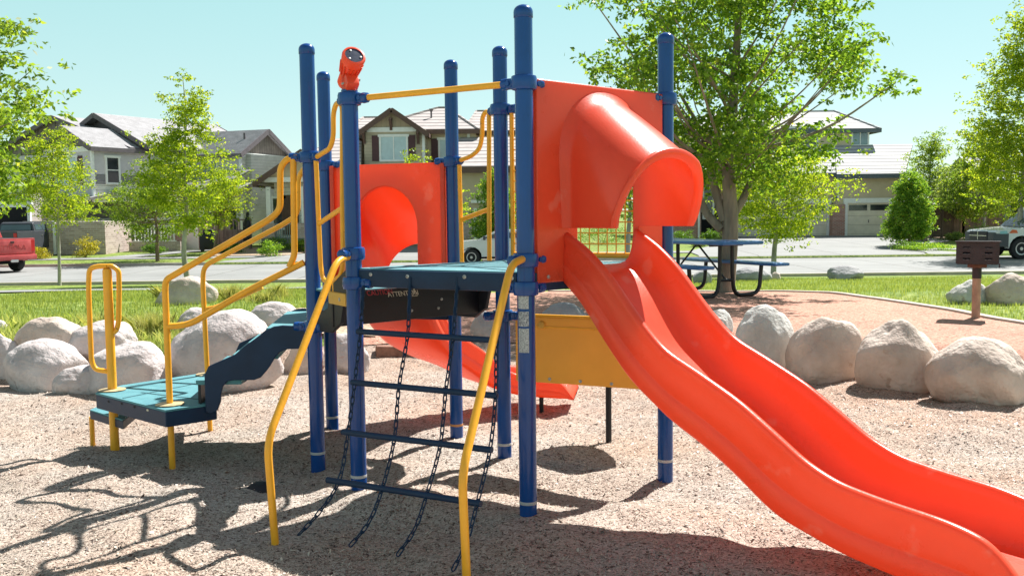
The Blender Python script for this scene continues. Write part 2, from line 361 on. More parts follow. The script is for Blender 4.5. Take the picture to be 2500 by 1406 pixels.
# base terrain to the horizon
xs = np.concatenate([[-900, -400, -200, -120, -80, -60], np.arange(-45, -10, 1.), np.arange(-10, 10, .25), np.arange(10, 45.1, 1.), [60, 80, 120, 200, 400, 900]])
ys = np.concatenate([[-60, -20, -8], np.arange(-4, 8, 1.), np.arange(8, 18, .25), np.arange(18, 29.2, .8), [29.19, 29.21], np.arange(30, 39.4, 1.2), [39.49, 39.51], np.arange(40, 60, 1.), [70, 90, 130, 200, 400, 1500]])
X, Y = np.meshgrid(xs, ys, indexing='ij'); Z = g(X, Y) - .015
e_ = Y - yb(X); Z = Z - .3 * (1 - sst(.0, .35, e_)) * (np.abs(X) < 13)
b = MB(); n = len(ys); b.v = [tuple(p) for p in np.stack([X, Y, Z], -1).reshape(-1, 3).tolist()]
b.f = [(i * n + j, (i + 1) * n + j, (i + 1) * n + j + 1, i * n + j + 1) for i in range(len(xs) - 1) for j in range(n - 1)]
struct(b.build('ground', LAWN, smooth='all', fixn=False))
# mulch pit
def prow(x):
    e = float(yb(x)) + .30
    return np.concatenate([np.linspace(-6, 3.6, 8)[:-1], 3.6 + (e - 3.6) * np.linspace(0, 1, 235)])
xs = np.concatenate([np.linspace(-12, -4.6, 30)[:-1], np.arange(-4.6, 4.6, .034), np.linspace(4.6, 6.6, 20)])
struct(gridsheet('mulch_pit', xs.tolist(), prow, .0, MULCH))
# red gravel picnic area
up = [(x, float(yb(x)) + .25) for x in np.linspace(-1.6, 5.2, 30)]
kerbline = [(5.9, 8.2), (5.62, 9.3), (5.43, 10.2), (5.2, 11.6), (4.95, 13.2), (4.6, 14.1), (3.8, 15.0), (2.4, 15.6), (0.6, 15.9), (-1.0, 15.6), (-1.9, 14.0), (-2.0, 12.0), (-1.8, 10.6)]
sheet('red_gravel', up + kerbline, .22, .012, REDG)
# kerb along the gravel
b = MB(); K = catmull([(x, y, 0) for x, y in kerbline[:9]], 8)
for i in range(len(K) - 1):
    a, c = K[i], K[i + 1]; dd = c - a; nn = np.array([-dd[1], dd[0], 0]); nn /= np.linalg.norm(nn); w = .055
    za = gf(a[0], a[1]); zc = gf(c[0], c[1])
    q = [a + nn * w, a - nn * w, c - nn * w, c + nn * w]
    h = [za, za, zc, zc]
    b.add([(p[0], p[1], z - .05) for p, z in zip(q, h)] + [(p[0], p[1], z + .035) for p, z in zip(q, h)], [(0, 1, 2, 3), (4, 7, 6, 5), (0, 4, 5, 1), (2, 6, 7, 3), (1, 5, 6, 2), (0, 3, 7, 4)])
struct(b.build('gravel_kerb', CURBM, smooth=True))
# street, kerbs, pavements, drives
ST = -.5
b = MB(); b.quad((-300, 29.2, ST), (300, 29.2, ST), (300, 39.5, ST), (-300, 39.5, ST)); struct(b.build('street', CONC))
b = MB(); b.box((0, 29.12, -.5), (600, .16, .16)); struct(b.build('near_kerb', CURBM))
sheet('near_pavement', [(-60, 20.6), (-.8, 20.6), (-.8, 21.9), (-60, 21.9)], .7, .012, CONC)
sheet('far_pavement', [(-80, 42.2), (60, 42.2), (60, 43.4), (-80, 43.4)], .8, .012, CONC)
b = MB()
for xa, xb in [(-80, -32), (-25.5, -12.4), (-1.2, 8.0), (25.4, 80)]: b.box(((xa + xb) / 2, 39.56, -.46), (xb - xa, .14, .14))
struct(b.build('far_kerb', CURBM))
sheet('middle_driveway', [(-12.4, 39.45), (-1.0, 39.45), (-1.4, 44), (-2.0, 52), (-8, 52), (-9.4, 45)], .8, .02, CONC)
sheet('right_driveway', [(7.8, 39.45), (17.2, 39.45), (17.6, 44), (22.4, 49), (22.6, 56.5), (12.5, 56.5), (11.0, 50), (7.9, 43)], .8, .02, CONC)
sheet('right_driveway_flare', [(17.3, 39.45), (19.0, 39.45), (17.7, 43.9)], .8, .02, CONC)
sheet('left_driveway', [(-34, 39.45), (-24.4, 39.45), (-25, 50), (-34, 50)], .8, .02, CONC)
sheet('garden_path', [(-18.6, 43.3), (-17, 43.3), (-14.8, 49), (-16.2, 49)], .6, .022, CONC)
sheet('mulch_bed', [(-13.6, 43.5), (-10.0, 43.6), (-9.0, 50), (-15, 50)], .6, .03, DIRT)
sheet('side_yard_dirt', [(22.8, 44.5), (30, 44.5), (33, 58), (23.2, 58)], .8, .02, DIRT)
sheet('play_edge_dirt', [(-2.4, 9.9), (-1.5, 10.5), (-1.8, 12.2), (-2.8, 12.6), (-3.2, 11)], .2, .018, DIRT)
# wood chips on the mulch
N_ = 130000
xx = rng.uniform(-4.4, 4.6, N_); t_ = rng.uniform(0, 1, N_) ** 1.25; yy = 3.95 + t_ * (yb(xx) - 3.95)
keep = np.abs(xx) < .62 * yy + .2; xx = xx[keep]; yy = yy[keep]; n = len(xx)
L_ = rng.uniform(.0025, .0085, n) * (1 + (rng.random(n) < .06) * .8); Wd = L_ * rng.uniform(.18, .45, n); a = rng.uniform(0, 6.283, n)
tl = rng.normal(0, .35, n); zz = g(xx, yy) + rng.uniform(.002, .008, n)
dx = np.stack([np.cos(a) * np.cos(tl), np.sin(a) * np.cos(tl), np.sin(tl)], -1) * L_[:, None]
dy = np.stack([-np.sin(a), np.cos(a), rng.normal(0, .3, n)], -1) * Wd[:, None]
c_ = np.stack([xx, yy, zz], -1)
V = np.stack([c_ - dx - dy, c_ + dx - dy * .6, c_ + dx * .9 + dy, c_ - dx + dy * .7], 1).reshape(-1, 3)
me = bpy.data.meshes.new('mulch_chips'); me.vertices.add(4 * n); me.vertices.foreach_set('co', V.ravel())
me.loops.add(4 * n); me.loops.foreach_set('vertex_index', np.arange(4 * n)); me.polygons.add(n); me.polygons.foreach_set('loop_start', np.arange(0, 4 * n, 4)); me.update()
chip = leafmat('chips', (.04, .027, .022), (.60, .52, .41), .0); nd = [q for q in chip.node_tree.nodes if q.type == 'VALTORGB'][0]
e = nd.color_ramp.elements.new(.16); e.color = (.15, .11, .085, 1); e = nd.color_ramp.elements.new(.35); e.color = (.40, .32, .26, 1)
me.materials.append(chip); o = bpy.data.objects.new('mulch_chips', me); col.objects.link(o); o['kind'] = 'stuff'; o['label'] = 'loose wood chips scattered over the mulch pit'; o['category'] = 'wood chips'
# a few larger bark pieces and twigs
N_ = 1500; xx = rng.uniform(-4.2, 4.2, N_); yy = rng.uniform(4.0, 8.8, N_); b = MB()
for x, y in zip(xx, yy):
    if abs(x) > .62 * y + .2 or y > yb(x) - .1: continue
    a = rng.uniform(0, 3.14); l = rng.uniform(.008, .022); w = l * rng.uniform(.2, .45); c = np.array([x, y, gf(x, y) + .004]); d = np.array([math.cos(a), math.sin(a), rng.normal(0, .2)]); s_ = np.array([-d[1], d[0], rng.normal(0, .2)])
    b.add([c - d * l - s_ * w * .5, c - d * l * .2 - s_ * w, c + d * l - s_ * w * .3, c + d * l * .7 + s_ * w * .6, c - d * l * .6 + s_ * w * .8, c + UP_ * (w * .8)], [(0, 1, 5), (1, 2, 5), (2, 3, 5), (3, 4, 5), (4, 0, 5)])
o = b.build('bark_pieces', leafmat('bark pieces', (.03, .018, .014), (.22, .13, .09), 0), fixn=False); o['kind'] = 'stuff'; o['label'] = 'larger dark bark pieces in the mulch'; o['category'] = 'bark'
# lawn blades
def blades(name, pts, hmin, hmax, w, m, lean=.5):
    n = len(pts); a = rng.uniform(0, 6.283, n); h = rng.uniform(hmin, hmax, n); la = rng.uniform(0, 6.283, n); le = rng.uniform(0, lean, n) * h
    P = np.stack([pts[:, 0], pts[:, 1], g(pts[:, 0], pts[:, 1]) - .01], -1)
    s = np.stack([np.cos(a), np.sin(a), 0 * a], -1) * w
    md = P + np.stack([np.cos(la) * le * .35, np.sin(la) * le * .35, h * .6], -1)
    tp = P + np.stack([np.cos(la) * le, np.sin(la) * le, h], -1)
    V = np.stack([P - s, P + s, md + s * .7, tp, md - s * .7], 1).reshape(-1, 3)
    me = bpy.data.meshes.new(name); me.vertices.add(5 * n); me.vertices.foreach_set('co', V.ravel()); me.loops.add(5 * n)
    me.loops.foreach_set('vertex_index', np.arange(5 * n)); me.polygons.add(n); me.polygons.foreach_set('loop_start', np.arange(0, 5 * n, 5)); me.update()
    me.materials.append(m); o = bpy.data.objects.new(name, me); col.objects.link(o); return o
GB = leafmat('grass blades', (.12, .19, .035), (.32, .37, .12), .4)
def inred(x, y): return (x > -2.1) & (x < np.interp(y, [8, 10.2, 11.6, 13.2, 14.1], [5.95, 5.45, 5.22, 4.97, 4.6])) & (y < np.interp(x, [-2, -1, .6, 2.4, 3.8, 4.6], [12, 15.7, 16, 15.7, 15.1, 14.2]))
def lawnpts(x0, x1, y0, y1, n, p=1.):
    x = rng.uniform(x0, x1, n); y = y0 + (y1 - y0) * rng.random(n) ** p; k = (y > yb(x) + .35) & ~inred(x, y) & ~((y > 20.5) & (y < 22) & (x < -.7)); return np.stack([x[k], y[k]], -1)
pts = np.concatenate([lawnpts(-9.5, -1.5, 9, 20.5, 60000, 1.6), lawnpts(1.0, 12, 9, 25, 60000, 1.3)])
o = blades('lawn_grass', pts, .03, .07, .004, GB); o['kind'] = 'stuff'; o['label'] = 'short green lawn grass around the play area'; o['category'] = 'grass'
pts = lawnpts(-6.5, -1.7, 9.2, 11.6, 11000, 1.5)
kk = wn(pts[:, 0], pts[:, 1], 2.2, 6, 2) > -.1; pts = pts[kk]
GB2 = leafmat('long grass blades', (.20, .29, .05), (.52, .53, .26), .4)
o = blades('long_grass', pts, .05, .15, .0035, GB2, .9); o['kind'] = 'stuff'; o['label'] = 'long unmown grass growing behind the left boulders'; o['category'] = 'grass'

# ---------------------------------------------------------------- boulders
def rockmat(name, ca, cb, cc):
    m = mat(name, ca, .85, .2, 1.6, .9, 28, .25, c2=cb, wear=(cc, 9, .64)); return m
RK = [rockmat('pale granite', (.48, .42, .40), (.68, .62, .60), (.42, .34, .32)), rockmat('warm sandstone', (.50, .39, .32), (.70, .60, .52), (.45, .34, .27)), rockmat('grey rock', (.27, .27, .28), (.40, .39, .38), (.22, .2, .19)), rockmat('speckled grey granite', (.46, .44, .40), (.68, .67, .63), (.38, .34, .30))]
def boulder(x0, x1, ytop, ybase, mi, label, seed, group='boulders edging the play area', z=None, deep=.8, flat=.0, lean=0.):
    P = gpx((x0 + x1) / 2, ybase) if z is None else gz((x0 + x1) / 2, ybase, z)
    D = P[1]; k = FL / D; w = (x1 - x0) / k; h = (ybase - ytop) / k / (1 + 0.0)
    # the visible outline's foot is the front of the rock: move the centre back
    ry = w * .5 * deep; cy = P[1] + ry * .75; sc = cy / P[1]
    h = h * .96; rx = w / 2 * sc
    r = random.Random(seed); bm = bmesh.new(); bmesh.ops.create_icosphere(bm, subdivisions=5, radius=1)
    A = [(Vector((r.gauss(0, 1), r.gauss(0, 1), r.gauss(0, .8))).normalized(), r.uniform(.62, .90)) for _ in range(9)]
    p1, p2, p3 = r.uniform(0, 9), r.uniform(0, 9), r.uniform(0, 9)
    zb = P[2] - .06; H = h + .06
    from mathutils import noise
    for v in bm.verts:
        d = v.co.normalized(); q = 1.0
        for nrm, lim in A:
            s_ = d.dot(nrm)
            if s_ > .2: q = min(q, q * (1 - (.45 if ytop > 735 and x0 > 1700 else .7) * max(0, s_ * q - lim)))
        ex_ = .97 if x0 > 1700 else .88
        s = Vector((abs(d.x) ** ex_ * (1 if d.x > 0 else -1), abs(d.y) ** ex_ * (1 if d.y > 0 else -1), abs(d.z) ** .9 * (1 if d.z > 0 else -1)))
        q *= 1 + .09 * noise.noise(d * 1.6 + Vector((p1, p2, p3))) +   .045 * noise.noise(d * 4 + Vector((p2, p1, p3))) + .009 * noise.noise(d * 13 + Vector((p3, p1, p2)))
        zz_ = s.z * q
        sh = 1 - (.26 if x0 > 1700 else .14) * max(0, zz_) ** 2
        v.co = Vector((s.x * q * rx * sh + lean * H * zz_, s.y * q * ry * sh, (zz_ * .60 + .40) * H if zz_ > -.66 else -.0))
    mx = max(v.co.z for v in bm.verts)
    for v in bm.verts: v.co.z *= H / mx
    me = bpy.data.meshes.new('boulder'); bm.to_mesh(me); bm.free(); me.polygons.foreach_set('use_smooth', [True] * len(me.polygons)); me.materials.append(RK[mi])
    o = bpy.data.objects.new('boulder', me); col.objects.link(o); o.location = (P[0] * sc, cy, zb); o.rotation_euler = (0, 0, 0)
    tag(o, label, 'boulder', group); return o
BL = [
 (-70, 57, 803, 928, 0, 'pale boulder cut off by the left edge of the picture, in the front row', 1, {}),
 (-45, 18, 776, 806, 0, 'small pale boulder peeking up at the far left edge behind the front row', 31, {}),
 (12, 212, 828, 956, 0, 'whitish boulder with vertical streaks, left of the yellow grab post', 2, {}),
 (44, 202, 772, 862, 1, 'pinkish brown flat-topped boulder behind the whitish streaked one', 3, {'z': .24}),
 (132, 262, 893, 962, 0, 'small low boulder lump wedged between the two large front left boulders', 4, {}),
 (218, 442, 838, 962, 0, 'broad rounded white boulder directly behind the teal step platform', 5, {}),
 (168, 352, 782, 865, 0, 'flat pale boulder in the second row behind the yellow grab post', 6, {'z': .22}),
 (418, 702, 752, 945, 0, 'largest boulder, grey lavender face, under the stair handrails', 7, {'z': .03}),
 (432, 560, 750, 830, 0, 'pale boulder peeking over the left shoulder of the largest boulder', 8, {'z': .24}),
 (384, 530, 672, 757, 1, 'isolated round boulder on the lawn below the tall young tree', 9, {'z': .22}),
 (604, 742, 735, 818, 0, 'smooth pale boulder just above the top of the stairs', 10, {'z': .22}),
 (692, 800, 828, 912, 1, 'brownish boulder seen under the stairs left of the front blue post', 11, {}),
 (790, 908, 812, 912, 0, 'grey boulder half hidden behind the rear blue post and front post', 12, {}),
 (870, 930, 775, 815, 2, 'small grey stone seen just under the dark riser panel', 13, {'z': .15}),
 (1148, 1230, 757, 812, 2, 'small dark rock between the two middle rear blue posts', 14, {'z': .26}),
 (1322, 1442, 738, 800, 2, 'low blue-grey rock on the red gravel above the yellow panel', 15, {'z': .27}),
 (1700, 1792, 752, 850, 3, 'grey boulder partly hidden behind the slide, first of the right row', 16, {'z': .12}),
 (1782, 1946, 738, 908, 3, 'tall egg-shaped speckled boulder, second in the right row', 17, {}),
 (1912, 2098, 769, 935, 1, 'leaning wedge-shaped boulder between the egg-shaped and the chipped one', 18, {'lean': .12}),
 (2088, 2298, 775, 953, 1, 'large rounded boulder with a chipped upper right side, in the right row', 19, {}),
 (2266, 2520, 820, 984, 1, 'front-most boulder of the right row, cut by the right edge', 20, {}),
]
for x0, x1, yt, ybs, mi, lab, sd_, kw in BL: boulder(x0, x1, yt, ybs, mi, lab, sd_, **kw)
for x0, x1, yt, ybs, mi, lab, sd_ in [
 (1688, 1738, 658, 692, 2, 'small grey rock seen through the legs of the picnic table', 21),
 (1792, 1884, 651, 686, 2, 'long low grey rock behind the right end of the picnic bench', 22),
 (1880, 1908, 664, 682, 1, 'fist-sized brown stone right of the picnic table', 23),
 (2012, 2110, 648, 683, 2, 'lone domed grey rock in the lawn near the street', 24),
 (2312, 2410, 681, 740, 3, 'rough brown speckled rock behind the barbecue post', 25),
 (2408, 2540, 664, 742, 1, 'big smooth tan rock at the right edge behind the barbecue', 26)]:
    boulder(x0, x1, yt, ybs, mi, lab, sd_, 'rocks on the lawn')
# buried edging timber and rubber pad
b = MB(); P0 = gpx(918, 866); P1 = gpx(1100, 868); b.bar((P0[0], P0[1], P0[2] + .03), (P1[0], P1[1], P1[2] + .03), .14, .14, .012)
tag(b.build('edging_timber', mat('reddish timber', (.25, .13, .09), .9, .3, 12, .6, 60)), 'weathered reddish timber edging half buried at the back of the mulch pit', 'timber')
P0 = gpx(640, 1195); b = MB()
b.lathe((P0[0] - .02, P0[1], P0[2] - .02), [(.085, 0), (.08, .025), (.06, .04), (.0, .045)], (-.15, -.35, 1)); tag(b.build('rubber_pad', BLACK, smooth=True), 'black rubber wear pad half buried in mulch behind the left climbing rail', 'rubber pad')
# ---------------------------------------------------------------- play structure
PB = dict(A=(877, 1200), B=(777, 1140), B2=(812, 1048), C=(1290, 1268), D=(1624, 1160), E=(1115, 1068), F=(1232, 1118), P1=(281, 1098), P2=(421, 1145), P3=(513, 1048), Q=(226, 1072))
Wp = {k: gz(*v) for k, v in PB.items()}
HI, LO = 1.25, .94
play = empty('play_structure', (-.1, 5.8, 0), 'red, blue and yellow playground structure with two slides and a chain ladder in the mulch', 'playground')
UP = np.array([0, 0, 1.])
def at(k, z, dx=0, dy=0): p = Wp[k].copy(); p[2] = z; p[0] += dx; p[1] += dy; return p
def clamp(parent, k, z, dirs=(), r=.0445, name='clamp'):
    b = MB(); c = at(k, z)
    b.lathe(c, [(r + .004, -.036), (r + .016, -.032), (r + .020, -.018), (r + .020, .018), (r + .016, .032), (r + .004, .036)])
    for d in dirs:
        d = np.array([d[0], d[1], 0.]); d /= np.linalg.norm(d); s = np.array([-d[1], d[0], 0])
        b.box(c + d * (r + .032), (.05, .042, .052), (d, s, UP), .010)
        b.lathe(c + d * (r + .036) - s * .03, [(.012, 0), (.014, .004), (.014, .056), (.012, .06)], s, 8)
        b.lathe(c + d * (r + .045), [(.027, 0), (.03, .006), (.027, .03), (.018, .036)], d, 14)
    return b.build(name, BLUE, parent, smooth=True)
HTOP = dict(A=2.215, B=2.545, B2=2.53, C=2.535, D=2.535, E=2.555, F=2.545)
tape = mat('reflective tape', (.42, .42, .42), .5, .1, 20); tapeo = mat('orange tape', (.5, .22, .08), .6, .2, 20)
posts = {}
for k, zt in HTOP.items():
    b = MB(); r = .0445; c = at(k, 0)
    prof = [(r, -.3), (r, zt - .05)] + ([(r * math.cos(a), zt - .05 + .05 * math.sin(a)) for a in np.linspace(.2, 1.5, 7)] if k != 'A' else [(r, zt - .002)])
    b.lathe(c, prof, n=40)
    posts[k] = b.build('post', BLUE, play, smooth=True, ang=50)
    if k != 'A':
        b = MB(); b.lathe(at(k, zt - .055), [(r + .0004, 0), (r + .003, .004), (r + .003, .03)] + [((r + .003) * math.cos(a), .03 + .036 * math.sin(a)) for a in np.linspace(.25, 1.5, 7)], n=32)
        b.build('post_cap', BLUE, posts[k], smooth='all')
    b = MB(); zt_ = .085
    b.lathe(at(k, zt_), [(r + .0008, 0), (r + .0012, .001), (r + .0012, .015), (r + .0008, .016)], n=32)
    b.build('marker_band', tapeo if k == 'E' else tape, posts[k], smooth=True)
def dr(a, b): d = Wp[b] - Wp[a]; return (d[0], d[1])
clamp(posts['A'], 'A', 2.165, [dr('A', 'C'), dr('A', 'B')]); clamp(posts['A'], 'A', 1.33, [(-.4, -.9)]); clamp(posts['A'], 'A', 1.17, [dr('A', 'C')])
clamp(posts['C'], 'C', 2.172, [dr('C', 'A'), dr('C', 'D')]); clamp(posts['C'], 'C', 1.31, [(-.6, -.8), dr('C', 'D')]); clamp(posts['C'], 'C', 1.17, [dr('C', 'A'), dr('C', 'D')])
clamp(posts['D'], 'D', 2.174, [dr('D', 'C')]); clamp(posts['D'], 'D', .9, [dr('D', 'F')]); clamp(posts['D'], 'D', 1.17, [dr('D', 'C')])
clamp(posts['F'], 'F', 2.172, [dr('F', 'E'), dr('F', 'D')]); clamp(posts['F'], 'F', .905, [dr('F', 'D'), (-1, -.4)]); clamp(posts['F'], 'F', 1.17, [dr('F', 'D')])
clamp(posts['E'], 'E', 1.888, [dr('E', 'F'), dr('E', 'B2')]); clamp(posts['E'], 'E', .90, [(.1, -1)])
clamp(posts['B'], 'B', 1.885, [dr('B', 'A'), (-1, 0.)]); clamp(posts['B'], 'B', .87, [dr('B', 'A'), (-1, 0)])
clamp(posts['B2'], 'B2', 1.885, [(-1, 0.), dr('B2', 'E')]); clamp(posts['B2'], 'B2', .87, [(-1, 0.)])
# stickers on post C
stk = mat('silver sticker', (.30, .31, .33), .35, .5, 160, c2=(.62, .63, .64), spec=.6); stk2 = mat('dark printed sticker', (.04, .05, .09), .4, .4, 120, c2=(.6, .6, .62))
for z0, z1, mm in [(1.072, 1.145, stk), (.985, 1.058, stk2), (.855, .975, stk)]:
    b = MB(); c = Wp['C']; nn = 8; a0, a1 = math.radians(-150), math.radians(-75); rr = .0453
    for i in range(nn + 1):
        a = a0 + (a1 - a0) * i / nn
        for z in (z0, z1): b.v.append((c[0] + rr * math.cos(a), c[1] + rr * math.sin(a), z))
    b.f = [(2 * i, 2 * i + 2, 2 * i + 3, 2 * i + 1) for i in range(nn)]
    b.build('safety_sticker', mm, posts['C'], smooth='all')

# decks
def pxy(k): return Wp[k][:2]
def deckplate(name, keys, z, th, inset=.0):
    c = np.mean([pxy(k) for k in keys], 0); P = []
    for k in keys:
        v = pxy(k) - c; P.append(c + v * (1 - inset / np.linalg.norm(v)))
    b = MB(); b.prism([(p[0], p[1], z - th) for p in P], (0, 0, th)); return b, P
b, P = deckplate('deck', ['A', 'C', 'D', 'F'], HI, .012)
deck = b.build('upper_deck', TEAL, play)
def line(a, c, z, w, h, out=0., ins=.045):
    a = np.array(a, float); c = np.array(c, float); d = (c - a) / np.linalg.norm(c - a)
    nrm = np.array([d[1], -d[0]]) * out
    a2 = a + d * ins + nrm; c2 = c - d * ins + nrm
    return np.array([a2[0], a2[1], z]), np.array([c2[0], c2[1], z])
grv = mat('deck seam', (.03, .10, .12), .8, .1, 20)
for ks in (('A', 'C'), ('C', 'D'), ('D', 'F')):
    p, q = line(pxy(ks[0]), pxy(ks[1]), HI - .053, .03, .12); b = MB(); b.bar(p, q, .032, .094, .006); b.build('deck_fascia', NAVY, play, smooth=True)
b = MB(); b.bar(np.array([*pxy('C'), HI + .001]), np.array([*pxy('F'), HI + .001]), .012, .005); 
cc = (pxy('A') + pxy('C') + pxy('F')) / 3
for k in ('A', 'C', 'F'): b.bar(np.array([*cc, HI + .0005]), np.array([*(cc + (pxy(k) - cc) * .85), HI + .0005]), .007, .004)
b.build('deck_seams', grv, deck)
# bolts on A-C fascia
dAC = Wp['C'] - Wp['A']; dAC /= np.linalg.norm(dAC); nAC = np.array([dAC[1], -dAC[0], 0])
for px, py in [(905, 670), (995, 675), (1134, 676), (1250, 679)]:
    P0 = pln(px, py, Wp['A'] + nAC * .016, nAC); b = MB()
    b.lathe(P0, [(.011, -.004), (.011, .002), (.0085, .004), (.005, .005), (.004, .001)], nAC, 12); b.build('bolt', STEEL, deck, smooth=True)
# lower deck: triangle B, B2, E
b, P = deckplate('d', ['B', 'B2', 'E'], LO, .012, .0); ld = b.build('lower_deck', TEAL, play)
for ks in (('B', 'B2'), ('B2', 'E')):
    p, q = line(pxy(ks[0]), pxy(ks[1]), LO - .065, .03, .12); b = MB(); b.bar(p, q, .032, .118, .006); b.build('deck_fascia', NAVY, play, smooth=True)
# closed riser under the step between the two decks
p, q = line(pxy('B') * .46 + pxy('A') * .54, pxy('E') * .46 + pxy('F') * .54, .998, .03, .3, out=.0, ins=-.02); b = MB(); b.bar(p, q, .02, .20, .006); riser = b.build('riser_panel', BLACK, play, smooth=True)
dBE = (q - p) / np.linalg.norm(q - p); nBE = np.array([dBE[1], -dBE[0], 0]); 
# transition step
o1 = (pxy('A') - pxy('B')); b = MB()
P = [pxy('B') + o1 * .0, pxy('B') + o1 * .5, pxy('E') + o1 * .5, pxy('E')]
b.prism([(x[0], x[1], 1.09) for x in [pxy('A') * .53 + pxy('B') * .47, pxy('B') * .97 + pxy('A') * .03, pxy('E') * .97 + pxy('F') * .03, pxy('F') * .53 + pxy('E') * .47]], (0, 0, .012)); b.build('transition_step', TEAL, play)
def sidepanel(k1, k2, name):
    a, c = Wp[k1], Wp[k2]; d = (c - a)[:2]; L = np.linalg.norm(d); d /= L; s = np.array([-d[1], d[0], 0]); b = MB()
    prof = [(-.02, .86), (.1, .85), (.3, .86), (.45, .93), (.5, 1.05), (L - .02, 1.09), (L, 1.14), (L, 1.24), (L - .04, 1.26), (.32, 1.14), (.25, 1.0), (.18, .98), (.0, .97), (-.02, .95)]
    b.prism([(a[0] + d[0] * t, a[1] + d[1] * t, z) + s * .012 * 0 for t, z in [(t, z) for t, z in prof]] if False else [np.array([a[0] + d[0] * t, a[1] + d[1] * t, z]) - s * .012 for t, z in prof], s * .024)
    return b.build(name, BLACK, play, bevel=.004)
sidepanel('B', 'A', 'step_side_panel'); sidepanel('E', 'F', 'step_side_panel')
# rounded dark step edge seen beyond the rear post
P0 = vpl(1130, 715, Wp['E'], Wp['F']); b = MB()
b.tube(catmull([vpl(x, y, Wp['E'] + [.02, .0, 0], Wp['F'] + [.02, .0, 0]) for x, y in [(1118, 712), (1150, 713), (1180, 712)]], 4), [.035, .036, .036, .036, .037, .037, .036, .036, .03], 12); b.build('step_side_roll', BLACK, play, smooth=True)
# warning decal on the riser
def txt(s, size, P, ax, upv, m, parent, shear=0., ext=.0004):
    c = bpy.data.curves.new('t', 'FONT'); c.body = s; c.size = size; c.extrude = ext; c.shear = shear; c.space_character = .95; c.fill_mode = 'BOTH' if ext else 'FRONT'
    t = bpy.data.objects.new('t', c); col.objects.link(t); bpy.context.view_layer.update()
    me = bpy.data.meshes.new_from_object(t, depsgraph=bpy.context.evaluated_depsgraph_get()); bpy.data.objects.remove(t)
    ax = np.array(ax); upv = np.array(upv); nn = np.cross(ax, upv)
    for v in me.vertices: v.co = Vector(np.array(P) + ax * v.co.x + upv * v.co.y + nn * v.co.z)
    me.materials.clear(); me.materials.append(m); o = bpy.data.objects.new('lettering', me); col.objects.link(o)
    o.parent = parent
    if parent.type == 'EMPTY': o.matrix_parent_inverse = Matrix.Translation(-world_loc(parent))
    return o
rp = mat('red print', (.45, .05, .06), .6, .2, 30); wp = mat('cream print', (.55, .52, .40), .6, .2, 30)
rpl = p + nBE * .0115
R0 = pln(897, 722, rpl, nBE); txt('CAUTION', .042, R0, dBE, UP, rp, riser, -.35)
R0 = pln(948, 725, rpl, nBE); txt('ATTENTION', .042, R0, dBE, UP, wp, riser, -.35)
R0 = pln(911, 699, rpl, nBE); txt('WARNING', .018, R0, dBE, UP, wp, riser)
T0 = pln(1003, 723, rpl, nBE); b = MB(); tri = [T0, T0 + dBE * .05, T0 + dBE * .025 + UP * .045]
for i in range(3): b.tube([tri[i], tri[(i + 1) % 3]], .0018, 5)
b.bar(T0 + dBE * .025 + UP * .012, T0 + dBE * .025 + UP * .03, .003, .003); b.build('warning_triangle', wp, riser)
for px, py in [(1078, 700), (1078, 730), (1070, 752), (1005, 758)]:
    P0 = pln(px, py, rpl, nBE); b = MB(); b.lathe(P0, [(.009, -.002), (.009, .003), (.004, .005)], nBE, 10); b.build('bolt', STEEL, riser, smooth=True)

# overhead bar A - C
b = MB(); b.tube([at('A', 2.165) + dAC * .09, at('C', 2.172) - dAC * .09], .0165, 12); b.build('overhead_bar', YEL, play, smooth=True)
# barriers
def pipe(name, paths, r, m=YEL, parent=play, A=None, B=None, fr=.06, n=10):
    b = MB()
    for pth in paths:
        b.tube(fillet([vpl(x, y, A, B) for x, y in pth], fr), r, n)
    return b.build(name, m, parent, smooth=True)
pipe('barrier_rail', [[(772, 384), (806, 363), (814, 335), (814, 274), (822, 250), (836, 256), (836, 500), (838, 640), (833, 672), (810, 690), (790, 685), (783, 655), (776, 500), (771, 384)], [(779, 546), (836, 508)], [(807, 688), (808, 728)], [(817, 688), (818, 728)]], .0145, A=Wp['B'], B=Wp['A'])
pipe('barrier_rail', [[(1120, 393), (1151, 382), (1172, 363), (1178, 325), (1177, 288), (1186, 272), (1194, 275), (1194, 511), (1195, 660), (1188, 690), (1160, 700), (1132, 690), (1128, 650), (1125, 537), (1121, 393)], [(1126, 537), (1194, 511)]], .0145, A=Wp['E'], B=Wp['F'])
# yellow bracket box under the left barrier
P0 = vpl(826, 728, Wp['B'], Wp['A']); dBA = (Wp['A'] - Wp['B']); dBA /= np.linalg.norm(dBA); b = MB(); b.box(P0 + dBA * .03, (.26, .05, .075), (dBA, np.array([-dBA[1], dBA[0], 0]), UP), .014)
bx = b.build('barrier_foot', YPL, play, smooth=True)
b = MB(); nb_ = np.array([dBA[1], -dBA[0], 0]) * -1
b.lathe(P0 + dBA * .08 + nb_ * (.026 if nb_[1] < 0 else -.026), [(.011, -.002), (.011, .003), (.005, .004)], nb_, 10); b.build('bolt', STEEL, bx, smooth=True)
